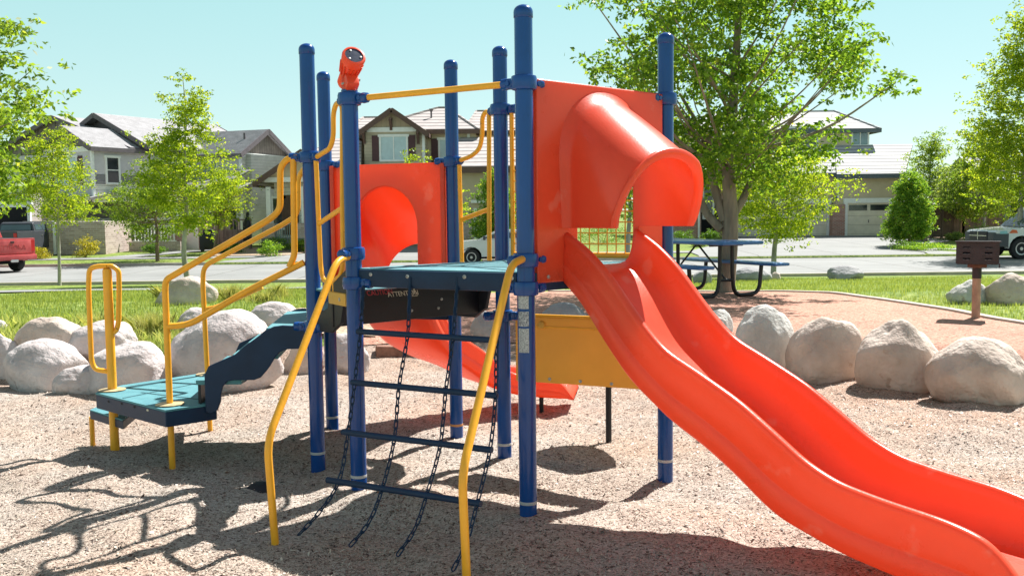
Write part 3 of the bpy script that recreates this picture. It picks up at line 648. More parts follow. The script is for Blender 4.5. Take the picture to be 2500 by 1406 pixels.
# grid panel F - D
dFD = Wp['D'] - Wp['F']; LFD = np.linalg.norm(dFD); dFD /= LFD
b = MB(); fr0 = at('F', 0) + dFD * .075; fr1 = at('D', 0) - dFD * .075
b.tube([fr0 + UP * 2.17, fr1 + UP * 2.17], .0165, 10); b.tube([fr0 + UP * 1.285, fr1 + UP * 1.285], .0175, 10)
b.tube([fr0 + UP * 2.17, fr0 + UP * 1.27], .014, 8); b.tube([fr1 + UP * 2.17, fr1 + UP * 1.27], .014, 8)
gp = b.build('grid_panel_frame', YEL, play, smooth=True); b = MB(); LL = np.linalg.norm(fr1 - fr0)
for i in range(1, 16): t = LL * i / 16; b.tube([fr0 + dFD * t + UP * 1.29, fr0 + dFD * t + UP * 2.165], .0042, 6)
for i in range(1, 14): z = 1.29 + .0635 * i; b.tube([fr0 + UP * z, fr1 + UP * z], .0042, 6)
b.build('wire_grid', YEL, gp, smooth=True)
# yellow lower panel F - D
p0 = vpl(1254, 769, Wp['F'], Wp['D']); zt, zb = .905, .50
b = MB(); a_ = at('F', 0) + dFD * .09; c_ = at('D', 0) - dFD * .06; nFD = np.array([dFD[1], -dFD[0], 0])
b.box((a_ + c_) / 2 + UP * (zt + zb) / 2, (np.linalg.norm(c_ - a_), .03, zt - zb), (dFD, nFD, UP), .010); yp = b.build('counter_panel', YPL, play, smooth=True)
b = MB(); b.tube([at('F', zt + .005) + dFD * .06, at('D', zt + .005) - dFD * .06], .012, 10)
b.bar(a_ + dFD * .06 + UP * (zt - .06) + nFD * .017, c_ - dFD * .03 + UP * (zt - .06) + nFD * .017, .006, .014, .002); b.build('counter_rail', YEL, yp, smooth=True)
b = MB(); q = pln(1322, 793, a_ + nFD * .018, nFD); b.lathe(q, [(.026, -.01), (.024, .006), (.02, .010)], nFD, 16); b.build('cover_cap', YPL, yp, smooth=True)
for px, py in [(1342, 925), (1417, 931), (1493, 937)]:
    q = pln(px, py, a_ + nFD * .016, nFD); b = MB(); b.lathe(q, [(.010, -.002), (.010, .003), (.005, .0045)], nFD, 10); b.build('bolt', STEEL, yp, smooth=True)
# round black counter shelf and leg behind it
lg = gz(1486, 1078); b = MB(); b.tube([lg - UP * .2, lg + UP * .47], .020, 14); cl = b.build('counter_leg', BLACK, play, smooth=True)
b = MB(); b.lathe(lg + np.array([-.02, -.12, 0]), [(.02, .435), (.20, .445), (.285, .468), (.295, .485), (.29, .497), (.0, .498)], n=40); b.build('counter_shelf', BLACK, play, smooth=True)

# ---------------- chain ladder
g1 = gz(722, 1312); g4 = gz(1100, 1395); dn = np.array([dAC[0], dAC[1], 0])
tp = at('A', 1.14) + nAC * .03
nl = np.cross(dAC, (g1 + np.array([0, 0, .01])) - tp); nl /= np.linalg.norm(nl)
def lp(px, py): return pln(px, py, tp, nl)
rungs = [((873, 809), (1214, 831)), ((859, 933), (1214, 966)), ((836, 1054), (1201, 1098)), ((799, 1171), (1174, 1229))]
b0 = empty  # ladder parts hang straight under the structure
RG = []
for a, c in rungs:
    p, q = lp(*a), lp(*c); RG.append((p, q)); b = MB(); b.tube([p, q], .0155, 12); rg = b.build('ladder_rung', BLUE if False else NAVY, play, smooth=True)
CH = [[(888, 690), (880, 809), (866, 933), (850, 1054), (828, 1172), (779, 1250), (722, 1312)],
      [(1001, 700), (995, 818), (974, 944), (963, 1070), (935, 1186), (900, 1275), (843, 1345)],
      [(1116, 700), (1106, 824), (1088, 955), (1075, 1084), (1042, 1206), (1013, 1290), (968, 1358)],
      [(1240, 705), (1214, 831), (1210, 966), (1196, 1098), (1165, 1228), (1140, 1320), (1105, 1392)]]
def chain(path, name):
    pts = catmull(path, 12); b = MB(); seg = []; d = 0
    for i in range(1, len(pts)): d += np.linalg.norm(pts[i] - pts[i - 1])
    pitch = .040; n = int(d / pitch); acc = 0; j = 0; samp = []
    cum = [0]
    for i in range(1, len(pts)): cum.append(cum[-1] + np.linalg.norm(pts[i] - pts[i - 1]))
    for k in range(n + 1):
        t = k * pitch; samp.append(np.array([np.interp(t, cum, [p[a] for p in pts]) for a in range(3)]))
    for k in range(n):
        a, c = samp[k], samp[k + 1]; e = c - a; L = np.linalg.norm(e); e /= L
        s1 = np.cross(e, [0.3, 1, 0.2]); s1 /= np.linalg.norm(s1); s2 = np.cross(e, s1); s = s1 * math.cos(k * 1.57 + .5) + s2 * math.sin(k * 1.57 + .5)
        m_ = (a + c) / 2; hl = L * .62; hw = .0092
        loop = []
        for i in range(12):
            t = 2 * math.pi * i / 12; ce, sn = math.cos(t), math.sin(t)
            loop.append(m_ + e * (hl - hw) * (1 if ce > 0 else -1) + e * hw * ce + s * hw * sn if abs(ce) > 1e-6 else m_ + s * hw * sn)
        b.tube(loop, .0036, 6, closed=True)
    return b.build(name, NAVY, play, smooth=True)
for c in CH:
    path = [lp(*q) for q in c]; path[-1] = gz(*c[-1]) + UP * .0; chain(path, 'chain')
    path2 = path[:2]; b = MB(); b.tube([path[0] + UP * .05, path[0], path[0] * .45 + path[1] * .55], .0085, 8)
    b.build('chain_sleeve', NAVY, play, smooth=True)
# yellow climbing rails either side of the ladder
H1 = gz(671, 1318); H2 = gz(1140, 1428)
pipe('climbing_rail', [[(673, 1340), (652, 1078), (822, 637), (852, 626)]], .0185, A=H1, B=Wp['A'], fr=.09, n=14)
pipe('climbing_rail', [[(1141, 1450), (1128, 1155), (1248, 645), (1275, 633)]], .0185, A=H2, B=Wp['C'], fr=.09, n=14)

# ---------------- stairs
OUT = [(503, 1005), (500, 915), (510, 893), (537, 881), (574, 865), (597, 845), (621, 828), (650, 806), (668, 797), (690, 794), (752, 797), (753, 850), (700, 852), (684, 859), (672, 872), (660, 893), (650, 906), (637, 921), (621, 927), (574, 927), (556, 930), (545, 943), (541, 960), (539, 981), (531, 1001), (518, 1009)]
nearA, nearB = Wp['P2'] + [.0, -.0, 0], Wp['B']
st = [vpl(x, y, nearA, nearB) for x, y in OUT]; b = MB(); b.prism([p + np.array([0, -.012, 0]) for p in st], (0, .024, 0))
s1 = b.build('stair_stringer', NAVY, play, bevel=.005)
off = Wp['B2'] - Wp['B']; off[2] = 0; b = MB(); b.prism([p + off + np.array([0, -.012, 0]) for p in st], (0, .024, 0)); b.build('stair_stringer', NAVY, play, bevel=.005)
xs_ = [Wp['P2'][0] + .12, 0]
TR = [(-1.66, .915 - .38 * 0)]
wdt = np.array([off[0], off[1] - .03, 0]); a0 = Wp['B'] + np.array([0, .015, 0])
for xc, z in [(-1.36, .86), (-1.57, .70), (-1.80, .545)]:
    b = MB(); P = [(xc - .14, a0[1], z), (xc + .14, a0[1], z), (xc + .14 + wdt[0], a0[1] + wdt[1], z), (xc - .14 + wdt[0], a0[1] + wdt[1], z)]
    b.prism([(p[0], p[1], p[2] - .03) for p in P], (0, 0, .03)); tr_ = b.build('stair_tread', TEAL, play, bevel=.004)
    b = MB(); P2_ = [(P[0][0], P[0][1] + .002), (P[3][0], P[3][1] - .002)]
    b.prism([(P2_[0][0] + .012, P2_[0][1], z - .145), (P2_[0][0] + .030, P2_[0][1], z - .145), (P2_[1][0] + .030, P2_[1][1], z - .145), (P2_[1][0] + .012, P2_[1][1], z - .145)], (0, 0, .114)); b.build('tread_riser', BLACK, tr_)
# landing platform
top = [gz(233, 958, .4), gz(404, 1001, .4), gz(505, 983, .4)]; p3 = gz(497, 910, .4); p1b = gz(297, 940, .4)
poly = [top[0], top[1], top[2] + np.array([.06, 0, 0]), p3 + np.array([.06, .03, 0]), p3, p1b]
b = MB(); b.prism([p - UP * .012 for p in poly], (0, 0, .012)); land = b.build('landing_platform', TEAL, play)
b = MB(); cen = np.mean(poly, 0)
fp = [cen + (p - cen) * .998 for p in poly]; b.prism([p - UP * .105 for p in fp], (0, 0, .0935)); b.build('landing_skirt', NAVY, land, bevel=.006)
b = MB()
for q0, q1 in [((300, 972), (470, 938)), ((345, 958), (490, 975)), ((308, 948), (495, 917))]: b.bar(gz(*q0, .4005), gz(*q1, .4005), .012, .004)
b.build('landing_seams', grv, land)
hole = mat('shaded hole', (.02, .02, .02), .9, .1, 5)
fd = (top[1] - top[0]); fd /= np.linalg.norm(fd); fn = np.array([fd[1], -fd[0], 0])
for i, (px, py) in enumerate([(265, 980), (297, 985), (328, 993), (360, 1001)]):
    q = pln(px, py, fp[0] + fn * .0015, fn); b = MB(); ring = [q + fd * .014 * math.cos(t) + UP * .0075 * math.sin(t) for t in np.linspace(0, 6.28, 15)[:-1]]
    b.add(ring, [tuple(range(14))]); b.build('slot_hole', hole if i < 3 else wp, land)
for k in ('P1', 'P2', 'P3'):
    c = at(k, .404); b = MB(); b.lathe(c, [(.085, 0), (.085, .004), (.05, .007), (.03, .008)], n=20); b.build('post_flange', mat('worn flange ' + k, (.42, .33, .18), .6, .25, 30), land, smooth=True)
# low step
ls = [gz(219, 1003, .215), gz(300, 1028, .215), gz(335, 1000, .215), gz(262, 985, .215)]
b = MB(); b.prism([p - UP * .055 for p in ls], (0, 0, .055)); lst = b.build('low_step_skirt', NAVY, play, bevel=.004)
b = MB(); b.prism([np.mean(ls, 0) + (p - np.mean(ls, 0)) * .985 + UP * .001 for p in ls], (0, 0, .008)); b.build('low_step', TEAL, play)
b = MB(); b.tube([at('Q', -.1), at('Q', .16)], .017, 12); b.build('step_leg', YEL, play, smooth=True)
# grab post and loops
pip = lambda name, paths, r, k, fr=.05: pipe(name, paths, r, A=Wp[k], B=Wp[k] + [1, 0, 0], fr=fr, n=12)
b = MB(); b.lathe(at('P1', 0), [(.029, -.1), (.029, 1.19), (.026, 1.205), (.0, 1.21)], n=20); gpst = b.build('grab_post', YEL, play, smooth=True)
pip('grab_loop', [[(262, 650), (240, 650), (218, 656), (216, 700), (223, 880), (232, 902), (272, 908)]], .0165, 'P1', .07)
# the right loop stands almost edge-on, turned back towards the stairs
qd = np.array([.30, .95, 0]); Pq = at('P1', 0)
pipe('grab_loop', [[(262, 650), (272, 649), (290, 660), (291, 700), (290, 785), (284, 808), (270, 816)]], .0165, A=Pq, B=Pq + np.array([1, .25, 0]), fr=.06)
# stair handrails
pip('stair_handrail', [[(422, 1165), (403, 705), (405, 683), (660, 535), (684, 512), (684, 410), (700, 388), (726, 384)], [(716, 388), (719, 625), (706, 652)], [(408, 797), (462, 793), (600, 712), (742, 641)]], .0195, 'P2', .1)
b = MB(); DD = np.array([off[0], off[1], 0])
pip('stair_handrail', [[(514, 1065), (495, 690), (497, 650), (690, 549), (728, 524), (728, 435), (742, 410), (778, 400)], [(503, 755), (527, 751), (640, 700)]], .018, 'P3', .1)

# ---------------- front slide
C0 = Wp['C'].copy(); dCD = Wp['D'] - C0; LCD = np.linalg.norm(dCD); dCD /= LCD; nCD = np.array([dCD[1], -dCD[0], 0])
def SP(t, s, z): return C0 + dCD * t + nCD * s + UP * z
lipS = [(0, 1.445), (.147, 1.364), (.281, 1.255), (.486, 1.03), (.633, .895), (.818, .815), (1.036, .712), (1.241, .58), (1.357, .50), (1.505, .437), (1.696, .405), (1.935, .378), (2.084, .343), (2.16, .285), (2.21, .20), (2.235, .16)]
botS = [(0, 1.175), (.117, 1.083), (.28, .888), (.435, .722), (.681, .557), (.865, .47), (1.04, .365), (1.144, .288), (1.245, .225), (1.53, .14), (1.75, .105), (2.0, .085), (2.235, .075)]
bedS = [(0, 1.262), (.10, 1.235), (.25, 1.09), (.435, .86), (.681, .655), (.865, .56), (1.04, .455), (1.2, .335), (1.35, .255), (1.53, .215), (1.8, .185), (2.0, .165), (2.235, .135)]
def ip(T, s):
    x = [a for a, _ in T]; y = [b_ for _, b_ in T]
    k = np.exp(-((np.linspace(-.12, .12, 9)) / .06) ** 2); sx_ = s + np.linspace(-.12, .12, 9)
    v = np.interp(sx_, x, y); v = np.where(sx_ < 0, y[0] + (y[1] - y[0]) / (x[1] - x[0]) * sx_, v)
    return float((v * k).sum() / k.sum())
def slidemesh(frame, slen, hw, lip, bot, bed, name, parent, n=90, seam=.42):
    b = MB(); rings = []
    for i in range(n + 1):
        s = slen * i / n; L_ = lip(s); B_ = bot(s); D_ = min(bed(s), L_ - .012); H_ = L_ - B_; wd = L_ - D_
        half = [(-hw + .02, B_), (-hw - .022, B_ + .012), (-hw - .034, B_ + .03 * min(1, H_ * 4)), (-hw - .036, B_ + H_ * seam * .6), (-hw - .034, B_ + H_ * seam - .006), (-hw - .0285, B_ + H_ * seam), (-hw - .0315, B_ + H_ * seam + .006), (-hw - .028, B_ + H_ * .7), (-hw - .026, L_ - .05 * min(1, H_ * 5)), (-hw - .030, L_ - .03 * min(1, H_ * 5)),
                (-hw - .027, L_ - .012), (-hw - .016, L_ - .002), (-hw, L_ + .001), (-hw + .014, L_ - .004), (-hw + .024, L_ - .018), (-hw + .030, L_ - wd * .25), (-hw + .042, L_ - wd * .55), (-hw + .062, L_ - wd * .8), (-hw + .095, L_ - wd * .94), (-hw + .14, D_ + .002), (-hw * .35, D_), (-hw * .0, D_ - .002)]
        sec = half + [(-t, z) for t, z in half[:-1][::-1]]
        rings.append([frame(t, s, z) for t, z in sec])
    m = len(rings[0])
    for R in rings: b.v += [tuple(p) for p in R]
    for i in range(n):
        for j in range(m):
            j2 = (j + 1) % m; b.f.append((i * m + j, i * m + j2, (i + 1) * m + j2, (i + 1) * m + j))
    o = len(b.v); 
    b.f.append(tuple(range(m))); b.f.append(tuple(n * m + j for j in range(m))[::-1])
    return b.build(name, RED, parent, smooth='all')
TC = .565; HW = .285
sl1 = slidemesh(lambda t, s, z: SP(TC + t, s + .012, z), 2.235, HW, lambda s: ip(lipS, s), lambda s: ip(botS, s), lambda s: ip(bedS, s), 'slide_chute', play)
b = MB(); sp_ = SP(TC, 2.05, 0); b.tube([sp_ - UP * .2, sp_ + UP * .10], .03, 12); b.build('slide_leg', BLACK, play, smooth=True)
# panel with opening, built as an outline ring around the arch
def archpanel(frame, t0, t1, z0, z1, a0, a1, zb, zspring, ztop, name, parent, th=.045, rim=.02):
    def arch():
        c = (a0 + a1) / 2; w = (a1 - a0) / 2; P = [(a0, zb)]
        for k in range(0, 25):
            a = math.pi * k / 24; P.append((c - w * math.cos(a), zspring + (ztop - zspring) * math.sin(a)))
        P.append((a1, zb)); return P
    A_ = arch(); out = []
    N = len(A_)
    for (t, z) in A_:       # radial projection to the outer rectangle
        c = ((a0 + a1) / 2, zb + .25 * (ztop - zb)); dx, dz = t - c[0], z - c[1]; k = 1e9
        if dx > 1e-9: k = min(k, (t1 - c[0]) / dx)
        if dx < -1e-9: k = min(k, (t0 - c[0]) / dx)
        if dz > 1e-9: k = min(k, (z1 - c[1]) / dz)
        if dz < -1e-9: k = min(k, (z0 - c[1]) / dz)
        out.append([c[0] + dx * k, c[1] + dz * k])
    out[0] = [t0, z0]; out[-1] = [t1, z0]
    bi = min(range(N), key=lambda i: (out[i][0] - t0) ** 2 + (out[i][1] - z1) ** 2); out[bi] = [t0, z1]
    bj = min(range(N), key=lambda i: (out[i][0] - t1) ** 2 + (out[i][1] - z1) ** 2); out[bj] = [t1, z1]
    for i in range(1, bi): out[i][0] = t0
    for i in range(bj + 1, N - 1): out[i][0] = t1
    b = MB(); I = [(-th / 2), (th / 2)]
    loops = []
    for s in I: loops.append([frame(t, s, z) for t, z in A_]); loops.append([frame(t, s, z) for t, z in out])
    for L_ in loops: b.v += [tuple(p) for p in L_]
    for i in range(N - 1):
        b.f += [(i, i + 1, N + i + 1, N + i), (2 * N + i, 3 * N + i, 3 * N + i + 1, 2 * N + i + 1), (i, 2 * N + i, 2 * N + i + 1, i + 1), (N + i, N + i + 1, 3 * N + i + 1, 3 * N + i)]
    for i in (0, N - 1): b.f.append((i, N + i, 3 * N + i, 2 * N + i) if i == 0 else (i, 2 * N + i, 3 * N + i, N + i))
    # threshold strip under the opening
    q = [(a0, z0), (a1, z0), (a1, zb), (a0, zb)]
    o = b.build(name, RED, parent, smooth=True, ang=30, bevel=.008)
    return o
pan = archpanel(lambda t, s, z: SP(t, s, z), .062, 1.076, 1.19, 2.198, .36, .86, 1.19, 1.80, 2.03, 'slide_entry_panel', play)
b = MB(); b.box(SP(.61, -.004, 1.225), (.56, .03, .07), (dCD, nCD, UP), .004); b.build('slide_threshold', RED, pan, smooth=True)
q = pln(1339, 676, C0 + nCD * .024, nCD); b = MB(); b.lathe(q, [(.010, -.002), (.010, .003), (.005, .0045)], nCD, 10); b.build('bolt', STEEL, pan, smooth=True)
def hood(frame, tc, w0, w1, top0, top1, zb, smax, name, parent, n=28):
    b = MB(); m = 44; rings = []
    def sec(k, w, top, ins=0., shift=0.):
        P = []
        zs = top - w * 1.0
        for j in range(m + 1):
            u = j / m
            if u < .22: t = -w; z = zb + (zs - zb) * u / .22; 
            elif u > .78: t = w; z = zb + (zs - zb) * (1 - u) / .22
            else:
                a = math.pi * (u - .22) / .56; t = -w * math.copysign(abs(math.cos(a)) ** .92, math.cos(a)); z = zs + (top - zs) * math.sin(a) ** .92
            if z < zs: # legs draw inwards towards the foot
                q_ = (zs - z) / max(1e-6, zs - zb); t *= 1 - .04 * q_
            s = k * (smax * (.73 + .27 * min(1, max(0, (z - zb) / (top1 - zb) * 1.15))))
            P.append(frame(tc + t * (1 - ins), s + shift, z - ins * .3 * (z - zb)))
        return P
    ks = np.linspace(0, 1, n)
    for k in ks:
        kk = k ** .9; fl = .055 * max(0, 1 - k / .16) ** 2 
        rings.append(sec(k, w0 + (w1 - w0) * kk + fl, top0 + (top1 - top0) * (k ** 1.12) + fl * .6))
    w, tp_ = w1, top1
    rings.append(sec(1, w + .010, tp_ + .010, 0, .006)); rings.append(sec(1, w + .010, tp_ + .010, 0, .020)); rings.append(sec(1, w, tp_, 0, .028)); rings.append(sec(1, w - .03, tp_ - .03, 0, .024)); rings.append(sec(1, w - .042, tp_ - .042, 0, .005))
    for k in ks[::-1][1:]: rings.append(sec(k, w0 + (w1 - w0) * k - .04, top0 + (top1 - top0) * k ** 1.12 - .04))
    for R in rings: b.v += [tuple(p) for p in R]
    M_ = m + 1
    for i in range(len(rings) - 1):
        for j in range(m): b.f.append((i * M_ + j, i * M_ + j + 1, (i + 1) * M_ + j + 1, (i + 1) * M_ + j))
    R_ = len(rings)
    for i in range(R_ // 2):       # close the feet
        j = R_ - 1 - i
        if j - 1 > i:
            b.f.append((i * M_, (i + 1) * M_, (j - 1) * M_, j * M_)); b.f.append((i * M_ + m, j * M_ + m, (j - 1) * M_ + m, (i + 1) * M_ + m))
    return b.build(name, RED, parent, smooth=True, ang=60)
hood(lambda t, s, z: SP(t, s + .015, z), .572, .305, .335, 2.145, 1.845, 1.462, .44, 'slide_hood', play)

# ---------------- rear slide (B2 - E), curving to the right behind the deck
B20 = Wp['B2']; dR = Wp['E'] - B20; LR = np.linalg.norm(dR); dR /= LR; nR = np.array([-dR[1], dR[0], 0])
def SR(t, s, z): return B20 + dR * t + nR * s + UP * z
pan2 = archpanel(lambda t, s, z: SR(t, s, z), .055, LR - .05, .88, 1.885, .22, .70, .88, 1.45, 1.73, 'rear_slide_entry_panel', play)
b = MB()
for t in (.055 + .01, LR - .06): b = MB(); b.bar(SR(t, -.03, .88), SR(t, -.03, 1.88), .03, .05, .008); b.build('panel_edge', RED, pan2, smooth=True)
hood(lambda t, s, z: SR(t, s + .015, z), .46, .285, .30, 1.80, 1.36, 1.0, .62, 'rear_slide_hood', play)
Lr = 1.75; th0 = math.atan2(nR[1], nR[0]); th1 = math.radians(-8)
def path(s):
    m_ = 24; x, y = SR(.46, 0, 0)[:2]; s0 = min(s, Lr)
    for i in range(m_):
        t = th0 + (th1 - th0) * ((i + .5) / m_) * (s0 / Lr); x += math.cos(t) * s0 / m_; y += math.sin(t) * s0 / m_
    t = th0 + (th1 - th0) * (s / Lr); return x, y, t
_pc = {}
def FRr(t, s, z):
    if s not in _pc: _pc[s] = path(s)
    x, y, a = _pc[s]; return np.array([x + t * math.sin(a), y - t * math.cos(a), z])
f2 = Lr / 2.235
sc_ = (.94) / 1.26
slidemesh(FRr, Lr, .25, lambda s: ip(lipS, s / f2) * .80 - .03 + .02 * 0, lambda s: ip(botS, s / f2) * .72 + .05, lambda s: ip(bedS, s / f2) * .74 + .05, 'rear_slide_chute', play, 60)
bl = gz(1322, 1003); b = MB(); b.tube([bl - UP * .1, bl + UP * .16], .017, 12); b.build('rear_slide_leg', BLACK, play, smooth=True)

# ---------------- telescope on the short post
b = MB(); tc_ = at('A', 2.21); b.lathe(tc_, [(.041, 0), (.041, .03), (.038, .036), (.0, .038)], n=20); b.box(tc_ + UP * .045, (.074, .066, .05), None, .01)
yoke = b.build('telescope_yoke', RED, play, smooth=True)
ax = np.array([.36, -.74, .56]); ax /= np.linalg.norm(ax); cc = at('A', 2.322) + np.array([.008, -.02, 0]); b = MB()
b.lathe(cc - ax * .13, [(.0, 0), (.036, .003), (.044, .02), (.043, .09), (.050, .15), (.060, .19), (.064, .225), (.060, .236), (.050, .238), (.048, .228), (.0, .226)], ax, 30)
tb = b.build('telescope', RED, play, smooth=True, ang=55)
b = MB()
for k in range(9):
    a = math.pi * (.95 + 1.1 * k / 8); e1 = np.cross(ax, UP); e1 /= np.linalg.norm(e1); e2 = np.cross(e1, ax)
    dd = e1 * math.cos(a) + e2 * math.sin(a); b.bar(cc - ax * .03 + dd * .048, cc + ax * .055 + dd * .060, .008, .010, .002)
e1 = np.cross(ax, UP); e1 /= np.linalg.norm(e1); e2 = np.cross(e1, ax)
b.box(cc - e2 * .055 - ax * .02, (.07, .06, .11), (e1, ax, e2), .012); b.build('telescope_grip', RED, tb, smooth=True)
lens = mat('dark lens disc', (.03, .04, .07), .3, .2, 40); b = MB(); b.lathe(cc + ax * .098, [(.0505, 0), (.0505, .006), (.0, .007)], ax, 28); b.build('telescope_lens', lens, tb, smooth=True)
b = MB()
scr = mat('white screw', (.8, .8, .8), .4, .05, 5)
for a in (1.2, 3.4, 5.6): b = MB(); b.lathe(cc + ax * .104 + (e1 * math.cos(a) + e2 * math.sin(a)) * .036, [(.006, 0), (.006, .003), (.0, .004)], ax, 8); b.build('screw', scr, tb)
b = MB(); b.bar(cc - e1 * .036 - UP * .05, tc_ + np.array([-.036, -.036, .03]), .008, .012, .002); b.lathe(cc - UP * .055 - e1 * .045, [(.009, 0), (.009, .01)], -e1, 10); b.build('telescope_bracket', STEEL, tb, smooth=True)
# ---------------------------------------------------------------- picnic table
def axes(v): v = np.array([v[0], v[1], 0.]); v /= np.linalg.norm(v); return v, np.array([-v[1], v[0], 0])
ta, tb_ = axes((.48, -.87)); TCN = np.array([2.70, 14.0, 0]); zg = gf(2.7, 14.0)
TBL = mat('blue vinyl slab', (.03, .13, .36), .4, .15, 8, .1, 60, coat=.3); BLK = mat('black painted tube', (.012, .011, .014), .4, .2, 8)
T = empty('picnic_table', (TCN[0], TCN[1], zg), 'blue topped picnic table with black bent tube legs under the big tree', 'picnic table')
def tp_(a, b, z): return TCN + ta * a + tb_ * b + UP * (zg + z)
def slab(c, L, w, th, name):
    b = MB(); b.box(c, (L, w, th), (ta, tb_, UP), .02); return b.build(name, TBL, T, smooth=True)
slab(tp_(0, 0, .775), 1.95, .74, .05, 'table_top'); slab(tp_(0, .68, .46), 2.05, .27, .045, 'bench'); slab(tp_(0, -.68, .46), 2.05, .27, .045, 'bench')
for a in (-.58, .62):
    for s in (-1, 1):
        b = MB(); P = [tp_(a, .11 * s, .75), tp_(a, .115 * s, .30), tp_(a, .16 * s, .03), tp_(a, .62 * s, .03), tp_(a, .66 * s, .44)]
        b.tube(fillet(P, .16, 7), .029, 12); b.build('leg', BLK, T, smooth=True)
    b = MB(); b.tube([tp_(a, -.115, .25), tp_(a, .115, .25)], .022, 8); b.build('crossbar', BLK, T, smooth=True)
    b = MB(); b.tube([tp_(a, -.3, .745), tp_(a, .3, .745)], .022, 8); b.build('top_bracket', BLK, T, smooth=True)
for a, a2 in ((-.58, 0), (.62, 0)):
    b = MB(); b.tube([tp_(a, 0, .25), tp_(a2, 0, .75)], .014, 8); b.build('brace', BLK, T, smooth=True)
# ---------------------------------------------------------------- barbecue
G0 = gpx(2382, 778); zg2 = G0[2]; GR = empty('barbecue', tuple(G0), 'dark square park barbecue box with slots on a rusty pinkish post', 'barbecue')
rust = mat('pinkish rust', (.42, .24, .17), .85, .2, 8, .4, 60, c2=(.50, .31, .22)); char = mat('charred steel', (.035, .022, .026), .6, .3, 10, .2, 60)
k = G0[1] / FL
b = MB(); b.tube([G0 - UP * .1, G0 + UP * .46], .045, 16); b.build('post', rust, GR, smooth=True)
b = MB(); b.tube([G0 + UP * .455, G0 + UP * .57], .043 + .006, 16); b.build('sleeve', char, GR, smooth=True)
b = MB(); b.box(G0 + UP * .60, (.165, .12, .05), None, .006); b.build('mount_plate', mat('rusty plate', (.12, .05, .04), .8, .3, 20), GR, smooth=True)
bx = MB(); w, d, z0, z1, th = .43, .36, .625, .865, .012
cx_, cy_ = G0[0] - .0, G0[1]
GU = np.array([.90, -.43, 0]); GU /= np.linalg.norm(GU); GV = np.array([-GU[1], GU[0], 0]); GA_ = (GU, GV, UP)
def gpt(x, y, z): return np.array([cx_, cy_, zg2 + z]) + GU * x + GV * y
def gb(x, y, z, sx, sy, sz): bx.box(gpt(x, y, z), (sx, sy, sz), GA_)
gb(0, 0, z0, w - .03, d, th); gb(0, d / 2, (z0 + z1) / 2, w, th, z1 - z0)
for s in (-1, 1): gb(s * (w / 2 - .006), 0, (z0 + z1) / 2, th, d - .02, z1 - z0)
# front wall with six real slots
ys_ = [z0, z0 + .048, z0 + .066, z0 + .108, z0 + .132, z0 + .172, z0 + .188, z1]
gb(0, -d / 2, (ys_[0] + ys_[1]) / 2, w, th, ys_[1] - ys_[0]); gb(0, -d / 2, (ys_[2] + ys_[3]) / 2, w, th, ys_[3] - ys_[2]); gb(0, -d / 2, (ys_[4] + ys_[5]) / 2, w, th, ys_[5] - ys_[4]); gb(0, -d / 2, (ys_[6] + ys_[7]) / 2, w, th, ys_[7] - ys_[6])
for i in (1, 3, 5):
    z = (ys_[i] + ys_[i + 1]) / 2; h = ys_[i + 1] - ys_[i]
    for xa, xb in ((-w / 2, -.148), (-.072, .072), (.148, w / 2)): gb((xa + xb) / 2, -d / 2, z, xb - xa, th, h)
bx.build('firebox', char, GR); b = MB(); b.box(gpt(0, -d / 2 - .01, z1 + .004), (w + .03, .03, .016), GA_, .005); b.box(gpt(w / 2 + .004, -d / 2 - .01, .61), (.012, .02, .05), GA_); b.build('rim', char, GR, smooth=True)
b = MB()
for i in range(9): b.box(gpt(-w / 2 + .04 + i * .044, 0, z1 - .03), (.008, d - .03, .008), GA_)
b.box(gpt(0, .1, z1 - .038), (w - .03, .008, .006), GA_); b.build('grate', STEEL, GR)

# ---------------------------------------------------------------- trees
BARK = mat('grey bark', (.24, .20, .16), .9, .3, 5, 1.2, 18, c2=(.36, .30, .24), stretch=(1, 1, .25)); BARKP = mat('pale bark', (.34, .31, .26), .85, .3, 6, .6, 25, c2=(.46, .43, .38), stretch=(1, 1, .3))
BARKB = mat('brown bark', (.20, .14, .09), .9, .3, 6, 1, 25, stretch=(1, 1, .3))
LF_BIG = leafmat('deep green leaves', (0.052, 0.126, 0.017), (0.196, 0.310, 0.033), 0.6, (0.268, 0.298, 0.037))
LF_YEL = leafmat('yellow green leaves', (0.100, 0.181, 0.013), (0.309, 0.391, 0.027), 0.62, (0.401, 0.386, 0.047))
LF_MID = leafmat('mid green leaves', (0.075, 0.150, 0.020), (0.216, 0.309, 0.038), 0.6, (0.302, 0.318, 0.056))
LF_GRY = leafmat('grey green leaves', (0.115, 0.178, 0.064), (0.268, 0.357, 0.128), 0.6)
LF_CON = leafmat('bright conical foliage', (0.058, 0.161, 0.023), (0.230, 0.367, 0.040), 0.55, (0.517, 0.528, 0.069))
LF_JUN = leafmat('juniper foliage', (0.042, 0.112, 0.017), (0.140, 0.252, 0.028), 0.4)
LF_GOLD = leafmat('golden foliage', (.16, .17, .02), (.50, .44, .05), .4)
